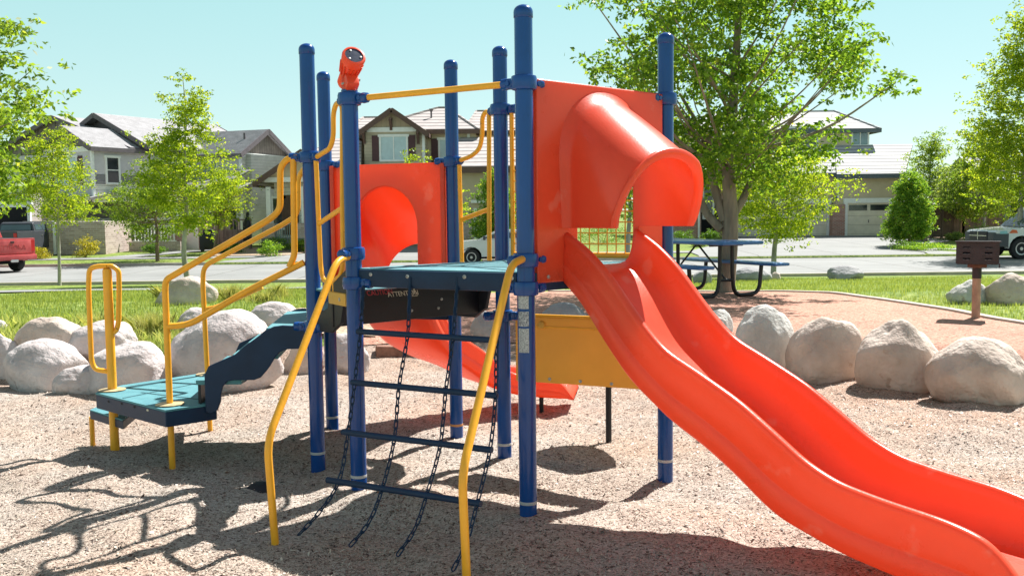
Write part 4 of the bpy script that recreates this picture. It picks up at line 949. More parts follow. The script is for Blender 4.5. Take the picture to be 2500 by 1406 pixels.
def leafobj(name, C, L, m, parent, aspect=.5, droop=.3):
    n = len(C); a = rng.uniform(0, 6.283, n); e = rng.uniform(-.9, .7, n) - droop
    d = np.stack([np.cos(a) * np.cos(e), np.sin(a) * np.cos(e), np.sin(e)], -1)
    q = rng.normal(0, 1, (n, 3)); q[:, 2] *= .6; s = np.cross(d, q); s /= np.linalg.norm(s, axis=1)[:, None] + 1e-9
    nn = np.cross(d, s); L = (L * rng.uniform(.65, 1.25, n))[:, None]; w = L * aspect * .5
    V = np.stack([C, C + d * L * .45 + s * w + nn * L * .06, C + d * L, C + d * L * .45 - s * w + nn * L * .06], 1).reshape(-1, 3)
    me = bpy.data.meshes.new(name); me.vertices.add(4 * n); me.vertices.foreach_set('co', V.astype(np.float32).ravel()); me.loops.add(4 * n)
    me.loops.foreach_set('vertex_index', np.arange(4 * n)); me.polygons.add(n); me.polygons.foreach_set('loop_start', np.arange(0, 4 * n, 4)); me.update()
    me.materials.append(m); o = bpy.data.objects.new(name, me); col.objects.link(o); o.parent = parent
    if parent is not None and parent.type == 'EMPTY': o.matrix_parent_inverse = Matrix.Translation(-world_loc(parent))
    return o
def tree(px, py, Y, prof, ztop, nclump, nleaf, leaf, m, label, name='deciduous_tree', bark=None, trunk_r=.08, fork=.35, seed=1, z=None, lean=0., clump=.35, group='trees around the park', limbs=9, aspect=.5, flat=.55, xoff=0., limbside=None, shell=.45, cat='tree', side=0, ang0=None):
    """prof: list of (height, radius) of the crown; leaf clumps hang on tapered limbs"""
    r = np.random.default_rng(seed)
    base = gy(px, py, Y); base[2] = gf(base[0], base[1]) if z is None else z
    T_ = empty(name, tuple(base), label, cat, group); bark = bark or BARK
    H = ztop; hs = [a for a, _ in prof]; rs = [b_ for _, b_ in prof]
    mb = MB(); wob = r.normal(0, .007 * H, (7, 2)); wob[0] = 0; tz = np.linspace(0, H * .96, 7)
    tpts = [base + np.array([lean * t / H + wob[i][0] + xoff * (t / H), wob[i][1], t - (.15 if i == 0 else 0)]) for i, t in enumerate(tz)]
    tsm = catmull(tpts, 5); rad = [trunk_r * (1.25 if i == 0 else 1) * (1 - .93 * (i / (len(tsm) - 1)) ** .8) + .004 for i in range(len(tsm))]
    mb.tube(tsm, rad, 14); tz2 = np.array([p[2] for p in tsm]); tx = np.array([p[0] for p in tsm]); ty = np.array([p[1] for p in tsm])
    def tr(zz): return np.array([np.interp(zz, tz2, tx), np.interp(zz, tz2, ty), zz])
    def trr(zz): return float(np.interp(zz, tz2, rad))
    C = []; z0c = hs[0]; ends = []
    # clump centres inside the profile, biased to the shell
    w = np.array(rs) ** 1.3 + 1e-3
    for i in range(nclump):
        while True:
            h = r.uniform(hs[0], hs[-1]); R = np.interp(h, hs, rs)
            if r.random() < (R / max(rs)) ** 1.2: break
        a = r.uniform(0, 6.283); lob = 1 + .22 * math.sin(3 * a + seed) * math.sin(h * 2.1 + seed) + r.normal(0, .10)
        q = R * (shell + (1 - shell) * math.sqrt(r.random())) * lob if r.random() < .8 else R * r.random()
        hh = base[2] + h; c = tr(hh) + np.array([math.cos(a) * q, math.sin(a) * q, 0]); ends.append((c, a, q))
    bn = MB(); order = np.argsort([-e[2] for e in ends]); 
    for j, i in enumerate(order):
        c, a, q = ends[i]
        if j < limbs * 3:
            hz = max(base[2] + fork * H * r.uniform(.95, 1.5), c[2] - q * (.5 + .6 * r.random())); s0 = tr(hz); mid = s0 * .5 + c * .5 + np.array([0, 0, -.10 * q]) + r.normal(0, .04 * q, 3)
            r0 = min(trr(hz) * .5, trunk_r * (.22 if j < limbs else .12)); pth = catmull([s0, mid, c], 5)
            mb.tube(pth, [r0 * (1 - .85 * t / (len(pth) - 1)) + .003 for t in range(len(pth))], 7)
        k = nleaf; cl = clump * r.uniform(.6, 1.25)
        nsub = max(3, int(k / 14)); sub = c + r.normal(0, 1, (nsub, 3)) * np.array([cl, cl, cl * flat])
        P = sub[r.integers(0, nsub, k)] + r.normal(0, 1, (k, 3)) * np.array([cl, cl, cl * flat]) * .26
        C.append(P)
    mb.build('trunk', bark, T_, smooth=True)
    leafobj('crown', np.concatenate(C), leaf, m, T_, aspect)
    return T_
GA = 'young street trees with yellow-green leaves'
# big shade tree by the picnic table: explicit fork
bt = tree(1768, 716, 14.6, [(1.6, .5), (2.0, 1.2), (2.6, 1.85), (3.1, 2.05), (3.7, 2.05), (4.4, 1.85), (5.2, 1.55), (5.9, 1.0)], 6.1, 175, 215, .085, LF_BIG, 'big dark green shade tree with a thick forked trunk behind the picnic table', bark=BARK, trunk_r=.145, fork=.25, seed=11, clump=.25, group='mature trees', limbs=12, aspect=.5, shell=.30, xoff=.2)
B0 = gy(1768, 716, 14.6); b = MB(); zb_ = bt.location.z
for pp in [[(1762, 560), (1725, 520), (1700, 465), (1668, 420), (1640, 380)], [(1775, 545), (1812, 490), (1835, 440), (1880, 380), (1930, 300)], [(1768, 540), (1740, 440), (1728, 380), (1700, 300), (1660, 230)]]:
    P = catmull([gy(x, y, 14.6 + .12 * i) for i, (x, y) in enumerate(pp)], 5); b.tube(P, [.075 * (1 - .75 * i / len(P)) for i in range(len(P))], 10)
b.build('limbs', BARK, bt, smooth=True)
tree(1888, 676, 27.5, [(1.2, .3), (1.5, .85), (1.9, 1.35), (2.5, 1.45), (3.2, 1.1), (4.2, .4)], 4.2, 100, 200, .085, LF_YEL, 'small yellow-green young tree with a thin pale trunk right of the big tree', bark=BARKP, trunk_r=.085, seed=12, clump=.30, group=GA, z=None)
tree(145, 695, 28.4, [(1.75, .4), (2.1, .85), (2.7, 1.15), (3.3, .95), (4.0, .6), (4.6, .2)], 4.5, 70, 200, .075, LF_YEL, 'slender young tree with pale grey trunk at the street edge, left side', bark=BARKP, trunk_r=.055, seed=13, clump=.24, group=GA)
tree(461, 690, 26.5, [(1.6, .5), (2.2, .95), (3.0, 1.15), (3.8, .8), (4.6, .55), (5.3, .3), (5.8, .1)], 5.8, 100, 200, .08, LF_YEL, 'tallest pointed young tree with yellow-green leaves standing above the isolated boulder', bark=BARKP, trunk_r=.085, seed=14, clump=.21, group=GA)
tree(385, 642, 41, [(1.0, .8), (1.7, 1.35), (2.5, 1.5), (3.3, 1.0), (4.1, .4)], 4.2, 80, 190, .095, LF_MID, 'low spreading tree with brown trunk in front of the grey house', bark=BARKB, trunk_r=.09, seed=15, clump=.32, group=GA)
tree(520, 612, 46, [(1.4, .5), (2.0, 1.1), (3.0, 1.3), (3.8, .7)], 3.9, 55, 180, .095, LF_YEL, 'small round tree with dark trunk beside the porch fence of the grey house', bark=BARKB, trunk_r=.08, seed=16, clump=.30, lean=.8, group=GA)
tree(1026, 650, 36, [(1.6, .5), (2.4, .9), (3.2, .7), (4.1, .12)], 4.1, 45, 170, .09, LF_YEL, 'young tree whose tip rises above the rear red panel', bark=BARKP, trunk_r=.06, seed=17, clump=.22, group=GA)
tree(1092, 640, 38, [(1.5, .4), (2.2, .7), (3.1, .5), (3.6, .2)], 3.6, 20, 90, .13, LF_YEL, 'young tree mostly hidden behind the rear right blue post', bark=BARKP, trunk_r=.05, seed=37, clump=.2, group=GA)
tree(1532, 655, 37, [(1.8, .8), (2.6, 1.6), (3.8, 2.0), (5.0, 1.6), (6.2, .9), (7.2, .3)], 7.3, 110, 140, .14, LF_MID, 'tree seen through the slide hood opening and over the red panel', bark=BARKP, trunk_r=.10, seed=18, clump=.4)
tree(2219, 590, 45, [(.35, .6), (.7, .88), (1.3, .9), (2.0, .68), (2.8, .5), (3.5, .12)], 3.5, 190, 190, .09, LF_CON, 'dense cone-shaped small tree beside the single garage door', name='conical_tree', bark=BARKB, trunk_r=.07, seed=19, clump=.17, group='garden trees', shell=.62, flat=.8)
tree(1212, 620, 44, [(.2, .7), (.8, 1.0), (1.8, 1.0), (2.8, .65), (3.6, .15)], 3.6, 170, 190, .09, LF_CON, 'tall cone-shaped shrub-like tree behind the rear blue post, by the tan house', name='conical_tree', bark=BARKB, trunk_r=.07, seed=20, clump=.18, group='garden trees', shell=.6, flat=.8)
tree(2268, 580, 55, [(1.4, .7), (2.6, 1.1), (3.6, 1.0), (4.8, .6), (5.8, .2)], 5.8, 75, 150, .12, LF_MID, 'tall loose tree rising behind the cone-shaped tree', seed=21, clump=.33, bark=BARKP, trunk_r=.09, group='garden trees')
tree(2345, 590, 52, [(1.2, .6), (2.0, 1.1), (3.0, 1.15), (4.0, .6)], 4.2, 60, 140, .14, LF_GRY, 'low grey-green tree in front of the dark wooden fence', seed=22, clump=.3, bark=BARKB, trunk_r=.08, group='garden trees')
tree(2400, 585, 50, [(1.2, 1.0), (2.2, 1.7), (3.4, 1.5), (4.8, .9), (5.6, .3)], 5.7, 100, 150, .14, LF_MID, 'wide multi-limbed tree right of the wooden fence', seed=23, clump=.38, bark=BARKP, trunk_r=.10, group='garden trees')
tree(2492, 620, 38, [(1.9, .9), (3.0, 1.6), (4.2, 2.0), (5.6, 1.6), (7.0, 1.1), (8.6, .5), (9.6, .2)], 9.6, 190, 160, .13, LF_YEL, 'tall light green tree at the right edge above the pickup truck', seed=24, clump=.40, bark=BARKP, trunk_r=.12, group='mature trees')
tree(-258, 720, 13.0, [(1.2, 1.2), (1.8, 1.75), (2.8, 1.8), (3.6, 1.75), (4.4, .9)], 4.6, 170, 150, .095, LF_MID, 'leafy tree branches reaching in from the left edge of the picture', seed=25, clump=.22, bark=BARK, trunk_r=.13, group='mature trees', aspect=.42)

# ---------------------------------------------------------------- shrubs
def shrub(px, py, Y, w, h, m, label, seed, n=26, leaf=.07, group='garden shrubs', name='shrub', flat=.8):
    r = np.random.default_rng(seed); base = gy(px, py, Y); base[2] = gf(base[0], base[1])
    T_ = empty(name, tuple(base), label, 'shrub', group); C = []; mb = MB()
    for i in range(n):
        a = r.uniform(0, 6.283); q = w / 2 * math.sqrt(r.random()) * .85; zz = h * (.15 + .8 * r.random() * math.sqrt(max(0, 1 - (q / (w / 2)) ** 2)))
        c = base + np.array([math.cos(a) * q, math.sin(a) * q, zz]); C.append(c + r.normal(0, 1, (90, 3)) * np.array([.16 * w, .16 * w, .13 * h]) * .6)
        if i < 8: mb.tube([base - UP * .03, base * .4 + c * .6 - UP * .02, c], [.012, .009, .004], 5)
    mb.build('stems', BARKB, T_, smooth=True); C = np.concatenate(C); C[:, 2] = np.maximum(C[:, 2], base[2] + .02)
    leafobj('foliage', C, leaf, m, T_, .55)
SH = [(92, 627, 43, 1.0, .55, LF_GOLD, 'golden round shrub beside the red pickup tailgate'), (208, 622, 44, 1.15, .95, LF_GOLD, 'upright golden shrub in front of the brick wall'),
      (661, 627, 43, 1.05, .72, LF_CON, 'round clipped green bush beside the driveway'), (676, 606, 47, 1.7, .8, LF_JUN, 'dark low shrub behind the round clipped bush'), (735, 608, 46, .9, .75, LF_MID, 'green bush just left of the tall left blue post'),
      (560, 600, 46, 1.3, .5, LF_JUN, 'low dark shrub at the foot of the porch fence'), (375, 598, 46, 1.1, .45, LF_JUN, 'small dark plant below the white porch railing'),
      (1736, 585, 52, .9, .7, LF_JUN, 'dark green round bush beside the entry of the brick house'), (1668, 588, 52, 1.1, .8, LF_JUN, 'dark bush left of the white downpipe'), (1470, 588, 50, 3.2, 1.1, LF_JUN, 'dark hedge-like shrub seen through the hood opening'),
      (1712, 612, 47, 1.0, .45, LF_MID, 'low plant on the lawn beyond the picnic table top'), (2330, 583, 50, .8, .5, LF_GRY, 'tiny grey shrub at the foot of the fence'),
      (2392, 578, 47, 1.7, .95, LF_JUN, 'dark bush behind the barbecue'), (2432, 575, 46, 1.0, .85, LF_MID, 'light-tipped bush left of the parked pickup hood'), (2476, 560, 50, 1.3, 1.0, LF_GOLD, 'yellow-green bush above the pickup hood')]
for i, (x, y, Y, w, h, m, lab) in enumerate(SH): shrub(x, y, Y, w, h, m, lab, 50 + i)
shrub(2215, 612, 42.5, 1.5, .42, LF_JUN, 'dark green low juniper at the end of the driveway', 80, 30, .06, 'ground-hugging junipers', 'juniper'); shrub(2258, 616, 42, 2.3, .36, LF_CON, 'bright green spreading juniper next to the driveway', 81, 40, .06, 'ground-hugging junipers', 'juniper')
# ornamental grass tufts among the boulders
TF = leafmat('tuft blades', (.20, .26, .04), (.55, .52, .24), .3)
for i, (x, y, z, h, w, lab) in enumerate([(130, 812, .34, .22, .30, 'bright green grass tuft in front of the flat-topped brown boulder'), (248, 868, .12, .34, .16, 'straw-green grass tuft left of the yellow grab post'), (382, 838, .22, .30, .30, 'wispy grass clump between the two handrails'), (352, 828, .22, .24, .2, 'short wispy grass clump behind the broad white boulder'),
                                    (400, 730, .25, .26, .2, 'grass tuft at the left foot of the isolated boulder'), (505, 735, .25, .2, .25, 'grass tuft at the right foot of the isolated boulder'), (570, 740, .25, .28, .3, 'pale seeded grass clump left of the small smooth boulder'), (680, 725, .28, .28, .30, 'pale wild grass clump near the tall left post'), (650, 745, .25, .2, .3, 'low grass clump on top of the bank above the stairs')]):
    P = gz(x, y, z); n = 420; r = np.random.default_rng(i); q = np.abs(r.normal(0, .4, n)) * w; a = r.uniform(0, 6.28, n)
    pts = np.stack([P[0] + np.cos(a) * q * 1.2, P[1] + np.sin(a) * q * .6], -1); o = blades('grass_tuft', pts, h * .5, h, .0035, TF, 1.1); tag(o, lab, 'grass tuft', 'grass tufts among the boulders')

# ---------------------------------------------------------------- houses
TILE_L = bandmat('grey roof shingle', (.34, .33, .34), .16, 3, .01, .8, .85, .08, .12)
def tilemat(name, c, per, var=.12):
    m = bandmat(name, c, per, 2, .05, .30, .8, .22, var); return m
TILE = tilemat('pale roof tiles', (.46, .41, .39), .22); TILE3 = tilemat('grey white roof tiles', (.50, .49, .49), .22)
SHING = tilemat('weathered shingles', (.36, .35, .36), .075, .2)
SID = bandmat('pale grey lap siding', (.56, .57, .54), .17, 2, .02, .6, .7, .1); SIDC = bandmat('cream lap siding', (.74, .72, .64), .24, 2, .03, .55, .7, .12); SIDT = bandmat('tan lap siding', (.46, .39, .29), .17, 2, .015, .7, .7, .1)
STUC = mat('tan stucco', (.50, .41, .29), .9, .06, 3, .2, 60); STUC2 = mat('sand stucco', (.60, .49, .35), .9, .06, 3, .2, 60); GRYW = mat('grey stucco', (.32, .30, .28), .9, .08, 3, .2, 60); LAV = mat('grey lilac stucco', (.58, .55, .58), .9, .06, 3, .2, 60)
WHT = mat('white trim', (.80, .80, .78), .6, .06, 5); BRN = mat('brown fascia', (.12, .07, .055), .7, .15, 5); GRYT = mat('grey fascia', (.14, .12, .13), .7, .15, 5); SLT = mat('slate blue gutter', (.10, .12, .14), .6, .1, 5)
BAT = bandmat('vertical board gable', (.20, .17, .15), .3, 3, .02, .5, .8, .12, .25); BATT = bandmat('tan gable boards', (.48, .38, .27), .25, 3, .012, .8, .8, .08)
GLS = mat('window glass', (.18, .27, .31), .08, .3, 1.5, spec=.9); GLSD = mat('dark glass', (.03, .04, .045), .08, .3, 1.5, spec=.8); BLIND = mat('window with closed blinds', (.48, .60, .64), .35, .08, 3, spec=.6)
SHUT = mat('maroon shutter', (.09, .04, .045), .7, .1, 5); BRK = brickmat('red brick', (.30, .11, .085), (.42, .19, .15), (.48, .42, .38)); BRK2 = brickmat('pale stone brick', (.34, .26, .22), (.50, .40, .35), (.52, .48, .44), bw=.3, bh=.1)
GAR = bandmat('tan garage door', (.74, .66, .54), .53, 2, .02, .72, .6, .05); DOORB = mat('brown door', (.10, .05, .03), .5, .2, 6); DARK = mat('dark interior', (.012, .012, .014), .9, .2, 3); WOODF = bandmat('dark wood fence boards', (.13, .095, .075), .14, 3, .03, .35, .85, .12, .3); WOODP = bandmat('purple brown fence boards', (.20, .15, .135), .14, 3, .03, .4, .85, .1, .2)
class Frame:
    def __init__(s, o, ang): s.o = np.array(o, float); c, n = math.cos(ang), math.sin(ang); s.u = np.array([c, n, 0]); s.v = np.array([-n, c, 0])
    def p(s, u, v, z): return s.o * [1, 1, 0] + s.u * u + s.v * v + UP * z
def walls(F, par, u0, u1, v0, v1, z0, z1, m, name='wall'):
    b = MB(); b.box(F.p((u0 + u1) / 2, (v0 + v1) / 2, (z0 + z1) / 2), (u1 - u0, v1 - v0, z1 - z0), (F.u, F.v, UP)); return b.build(name, m, par)
def gable(F, par, u0, u1, v0, v1, ze, zr, dirv, roofm, trim, gm, ov=.35, th=.14, apex=None):
    """gable roof: ridge along v if dirv else along u"""
    um = (u0 + u1) / 2 if dirv else (v0 + v1) / 2
    if apex is not None: um = apex
    def P(a, c, z): return F.p(a, c, z) if dirv else F.p(c, a, z)
    a0, a1, c0, c1 = (u0, u1, v0, v1) if dirv else (v0, v1, u0, u1)
    b = MB(); s0 = (zr - ze) / (um - a0); s1 = (zr - ze) / (a1 - um)
    for (aa, sl_) in ((a0 - ov, s0), (a1 + ov, s1)):
        ze_ = ze - sl_ * ov; q = [P(aa, c0 - ov, ze_), P(um, c0 - ov, zr), P(um, c1 + ov, zr), P(aa, c1 + ov, ze_)]
        b.add([x + UP * .02 for x in q] + [x + UP * th for x in q], [(0, 1, 2, 3), (4, 7, 6, 5), (0, 4, 5, 1), (1, 5, 6, 2), (2, 6, 7, 3), (3, 7, 4, 0)])
    rf = b.build('roof', roofm, par)
    b = MB()
    for cc in (c0 - ov - .02, c1 + ov + .02):      # barge boards
        for (aa, sl_) in ((a0 - ov, s0), (a1 + ov, s1)):
            b.bar(P(aa, cc, ze - sl_ * ov + .03), P(um, cc, zr + .03), .05, .26)
    for (aa, sl_) in ((a0 - ov - .02, s0), (a1 + ov + .02, s1)): b.bar(P(aa, c0 - ov, ze - sl_ * ov + .02), P(aa, c1 + ov, ze - sl_ * ov + .02), .06, .2)
    b.build('fascia', trim, rf)
    b = MB()
    for cc in (c0 + .0, c1 - .06):
        b = MB(); tri = [P(a0, cc, ze), P(a1, cc, ze), P(um, cc, zr)]; nn = (F.v if dirv else F.u) * .06; b.prism(tri, nn); b.build('gable', gm, par)
    return rf
def window(F, par, u, z, w, h, v, fm=WHT, gm=GLS, side='v', mull=1, shut=None, sash=False, head=True):
    """window on the wall plane v (facing -v), or on the plane u (facing +u) with side='u'"""
    if side == 'v': P = lambda a, dz, out: F.p(u + a, v - out, z + dz); ax = (F.u, F.v, UP)
    else: P = lambda a, dz, out: F.p(v + out, u + a, z + dz); ax = (F.v, F.u, UP)
    b = MB(); t = .10
    b.box(P(0, h / 2 + t / 2, .03), (w + 2 * t + (.12 if head else 0), .08, t * (1.3 if head else 1)), ax); b.box(P(0, -h / 2 - t / 2, .03), (w + 2 * t, .09, t), ax)
    for s in (-1, 1): b.box(P(s * (w / 2 + t / 2), 0, .025), (t, .07, h), ax)
    for i in range(mull): b.box(P(-w / 2 + w * (i + 1) / (mull + 1), 0, .025), (.06, .05, h), ax)
    if sash: b.box(P(0, 0, .02), (w, .045, .05), ax)
    fr = b.build('window', fm, par); b = MB(); b.box(P(0, 0, .005), (w, .02, h), ax); b.build('pane', gm, fr)
    if shut:
        for s in (-1, 1): b = MB(); b.box(P(s * (w / 2 + .30), 0, .02), (.36, .05, h + .12), ax); b.build('shutter', shut, par)
def corner(F, par, pts, z0, z1, m=WHT, w=.14):
    for u, v in pts: b = MB(); b.box(F.p(u, v, (z0 + z1) / 2), (w, w, z1 - z0), (F.u, F.v, UP)); b.build('corner_board', m, par)
def puv(F, px, Y): P = gy(px, 600, Y); d = P - F.o; return float(d[:2] @ F.u[:2]), float(d[:2] @ F.v[:2])
# ---- grey house (left)
O1 = gy(235, 610, 50.); zg1 = -.26; H1_ = empty('grey_house', (O1[0] - 2, O1[1] + 4, zg1), 'two-storey grey house with several steep shingled gables behind the left trees', 'house')
F1 = Frame(O1, math.radians(-30))
walls(F1, H1_, -3.9, 0, 0, 6, 2.35, 5.14, LAV); gable(F1, H1_, -3.9, 0, 0, 6, 5.14, 6.15, True, SHING, GRYT, BAT, .35)
walls(F1, H1_, -12.0, -.05, 2.4, 9, 2.3, 5.12, LAV); gable(F1, H1_, -12.4, -.02, 2.4, 5.6, 5.14, 7.1, True, SHING, GRYT, BAT, .3)
walls(F1, H1_, -11.5, 4.0, 7.2, 12, zg1 - .2, 4.9, SID); gable(F1, H1_, -7.2, .25, 3.4, 11, 5.43, 7.13, True, SHING, GRYT, GRYT, .6); walls(F1, H1_, -6.9, .25, 3.5, 11, 2.6, 5.43, SID)
b = MB(); b.box(F1.p(-1.95, -.03, 5.02), (3.9, .06, .28), (F1.u, F1.v, UP)); b.build('gable_band', WHT, H1_)
b = MB(); b.box(F1.p(.03, 1.9, 3.0), (.06, 3.9, 1.45), (F1.u, F1.v, UP)); b.build('side_siding', SIDC, H1_)
walls(F1, H1_, -4.0, .06, .1, 4.2, 3.2, 5.0, LAV); corner(F1, H1_, [(0.04, -.02)], 2.3, 5.0)
window(F1, H1_, -2.1, 3.95, 1.7, 1.35, -.0, gm=BLIND, shut=SHUT); window(F1, H1_, 1.15, 3.95, .7, 1.3, .07, gm=GLSD, side='u', mull=0, sash=True)
# lower storey: brick wainscot, dark stucco, garage opening
walls(F1, H1_, -12.5, 2.6, 3.0, 9, 1.3, 3.2, GRYW); walls(F1, H1_, -6.0, 2.8, 2.85, 9, zg1 - .2, 1.3, BRK2, 'brick_base'); walls(F1, H1_, -12.6, -6.0, 1.2, 9, zg1 - .2, 2.6, GRYW)
b = MB(); b.box(F1.p(-1.7, 2.78, 1.36), (9.2, .16, .14), (F1.u, F1.v, UP)); b.build('sill_band', WHT, H1_)
Fg = Frame(gy(80, 600, 46.5), 0)
walls(Fg, H1_, -9, 0, .0, 4, zg1 - .2, 2.75, GRYW); b = MB(); b.box(Fg.p(-2.13, -.06, 1.05), (4.0, .1, 1.95), None); b.build('garage_door_or_shade', DARK, H1_)  # no door: dark slab on the wall paints the shade inside the open garage
b = MB(); b.box(Fg.p(-2.13, -.07, 2.15), (4.5, .16, .26)); b.box(Fg.p(-.05, -.07, 1.0), (.14, .16, 2.05)); b.build('garage_trim', WHT, H1_)
walls(Fg, H1_, -.3, 1.15, -.25, 3, zg1 - .2, 1.35, BRK2, 'brick_pier'); walls(Fg, H1_, 1.25, 3.6, -.2, 3, zg1 - .2, 1.3, BRK2, 'brick_pier')
b = MB(); b.box(Fg.p(1.2, -.27, .55), (.12, .08, 1.6)); b.build('downpipe', WHT, H1_)
def pent(F, par, u0, u1, v0, v1, z0, z1, m=SHING, tr=GRYT):   # lean-to roof, low edge at v0
    b = MB(); q = [F.p(u0, v0, z0), F.p(u1, v0, z0), F.p(u1, v1, z1), F.p(u0, v1, z1)]
    b.add(q + [x + UP * .12 for x in q], [(0, 1, 2, 3), (4, 7, 6, 5), (0, 4, 5, 1), (1, 5, 6, 2), (2, 6, 7, 3), (3, 7, 4, 0)]); r_ = b.build('porch_roof', m, par)
    b = MB(); b.bar(F.p(u0, v0 - .03, z0 + .02), F.p(u1, v0 - .03, z0 + .02), .06, .2); b.build('fascia', tr, r_)
pent(F1, H1_, -5.2, .5, -.9, 1.2, 2.3, 2.75); pent(F1, H1_, 1.0, 4.6, 3.6, 6.6, 2.75, 3.9)
# right wing of the grey house
Ow = gy(592, 600, 54); Fw = Frame(Ow, math.radians(-20))
walls(Fw, H1_, -6.5, 0, 0, 4.9, zg1 - .2, 4.95, LAV); gable(Fw, H1_, -6.5, 0, 0, 4.9, 4.95, 6.3, False, SHING, GRYT, BAT, .3)
b = MB(); b.box(Fw.p(.03, 2.45, 2.2), (.06, 4.9, 5.0), (Fw.u, Fw.v, UP)); b.build('side_siding', SIDC, H1_)
b = MB(); b.box(Fw.p(.06, 2.45, 4.85), (.08, 5.0, .28), (Fw.u, Fw.v, UP)); b.build('gable_band', WHT, H1_); corner(Fw, H1_, [(.05, 0)], zg1, 4.9)
window(Fw, H1_, 2.6, 4.1, 1.3, 1.0, .07, gm=GLS, side='u'); window(Fw, H1_, -2.0, 4.0, .9, 1.0, 0, gm=GLS, mull=0); window(Fw, H1_, -.55, 1.2, .5, 1.4, -.0, gm=GLSD, mull=0)
pent(Fw, H1_, -7.5, .8, -1.6, .1, 2.75, 3.2)
b = MB(); pv = gy(597, 340, 55.5); b.tube([pv - UP * .5, pv + UP * .35], .06, 10); b.build('vent_pipe', GRYT, H1_, smooth=True)
# porch: columns, white balustrade, bench planter
Fp = Frame(gy(330, 600, 48.5), 0); b = MB()
for i in range(13): b.box(Fp.p(.0 + i * .165, 0, .62), (.05, .05, .75))
b.box(Fp.p(1.0, 0, 1.02), (2.2, .07, .07)); b.box(Fp.p(1.0, 0, .26), (2.2, .07, .07)); b.build('porch_balustrade', WHT, H1_)
b = MB(); b.box(Fp.p(1.0, .3, .0), (2.6, .7, .5)); b.build('porch_base', BRK2, H1_)
for px in (440, 497):
    P_ = gy(px, 600, 48.8); b = MB(); b.box((P_[0], P_[1], .5), (.36, .36, 1.6)); b.build('porch_pier', BRK, H1_); b = MB(); b.box((P_[0], P_[1], 2.1), (.2, .2, 1.7)); b.build('porch_column', WHT, H1_)
P_ = gy(468, 600, 49.2); b = MB(); b.box((P_[0], P_[1] + .3, .35), (1.1, .5, 1.1)); b.build('porch_gate', WHT, H1_)
# ---- low timber fence by the porch, garden frog-like ornament left out; dark covered cart
def picket(px0, px1, Y0, Y1, z0, z1, m, name, label, n=14, rail=None, group=None, topz=None):
    A_ = gy(px0, 600, Y0); B_ = gy(px1, 600, Y1); A_[2] = gf(A_[0], A_[1]); B_[2] = gf(B_[0], B_[1]); T_ = empty(name, tuple((A_ + B_) / 2), label, 'fence', group)
    d = B_ - A_; L = np.linalg.norm(d[:2]); b = MB()
    b.bar(A_ + UP * (z0 + z1) / 2, B_ + UP * (z0 + z1) / 2, .03, z1 - z0); b.build('boards', m, T_)
    for i in range(4):
        c = A_ + d * i / 3; b = MB(); b.box(c + UP * ((topz or z1) + .0) / 2, (.12, .12, (topz or z1) + .12)); b.build('fence_post', m, T_)
    if rail:
        b = MB(); b.bar(A_ + UP * rail, B_ + UP * rail, .07, .07)
        for i in range(n): c = A_ + d * i / (n - 1); b.box(c + UP * (z1 + rail) / 2, (.04, .04, rail - z1))
        b.build('railing', m, T_)
picket(522, 612, 50, 49, .15, 1.0, WOODP, 'porch_fence', 'reddish brown timber fence with railing between the two left houses', 12, 1.5, topz=1.5)
picket(2272, 2350, 52, 53, .05, 1.75, WOODF, 'wooden_fence', 'dark wooden privacy fence behind the cone-shaped tree', 12); picket(2350, 2445, 53, 54.5, .05, 1.9, WOODF, 'wooden_fence', 'dark wooden privacy fence behind the dark bush on the right', 12)
picket(2232, 2262, 50.5, 48.5, .0, 1.6, WOODP, 'wooden_fence', 'short lilac-brown fence return beside the cone-shaped tree', 8)
P_ = gy(508, 603, 47.5); P_[2] = gf(P_[0], P_[1]); CV = empty('covered_cart', tuple(P_), 'dark covered barbecue cart standing by the porch fence', 'covered cart'); b = MB()
b.box(P_ + UP * .5, (.75, .5, .8), None, .12); b.box(P_ + UP * .95 + np.array([.05, 0, 0]), (.5, .42, .3), None, .12); b.build('cover', BLACK, CV, smooth=True); b = MB(); b.lathe(P_ + np.array([-.2, -.28, .14]), [(.12, 0), (.12, .05)], (0, 1, 0), 14); b.build('wheel', BLACK, CV, smooth=True)
P_ = gy(602, 560, 47.5); b = MB(); zz_ = .95; b.lathe((P_[0], P_[1], zz_), [(.18, 0), (.2, .12), (.12, .35), (.06, .5), (.09, .62), (.05, .74), (.0, .76)], (.12, 0, 1), 12); b.box((P_[0], P_[1], zz_ - .35), (.3, .3, .7), None, .02)
tag(b.build('garden_statue', BLACK, smooth=True), 'small dark garden figure on a plinth above the timber fence', 'statue')

# ---- tan house (middle)
H2_ = empty('tan_house', (gy(1000, 600, 53)[0], 53, -.2), 'tan two-storey house with maroon shutters and pale tiled roofs behind the play structure', 'house')
Yf = 51.0; F2 = Frame((0, Yf, 0), 0)
def U(px, Y=Yf): return float(gy(px, 400, Y)[0])
def ZZ(px, py, Y=Yf): return float(gy(px, py, Y)[2])
zt = ZZ(960, 322); zr = ZZ(955, 272)
walls(F2, H2_, U(890), U(1040), 0, 4, zg1 - .2, zt + .1, SIDT); gable(F2, H2_, U(890), U(1030), 0, 6, zt + .02, zr, True, TILE, BRN, BATT, .4)
b = MB(); b.box(F2.p(U(958), -.04, ZZ(958, 317)), (U(1018) - U(898), .08, .24)); b.build('gable_band', WHT, H2_)
for px in (891, 957, 1022):
    b = MB(); u = U(px); z = ZZ(px, 325) if px != 957 else ZZ(px, 292); b.box(F2.p(u, -.25, z), (.14, .5, .14)); b.bar(F2.p(u, -.05, z - .5), F2.p(u, -.42, z - .05), .12, .12); b.box(F2.p(u, -.06, z - .25), (.14, .12, .65)); b.build('bracket', BRN, H2_)
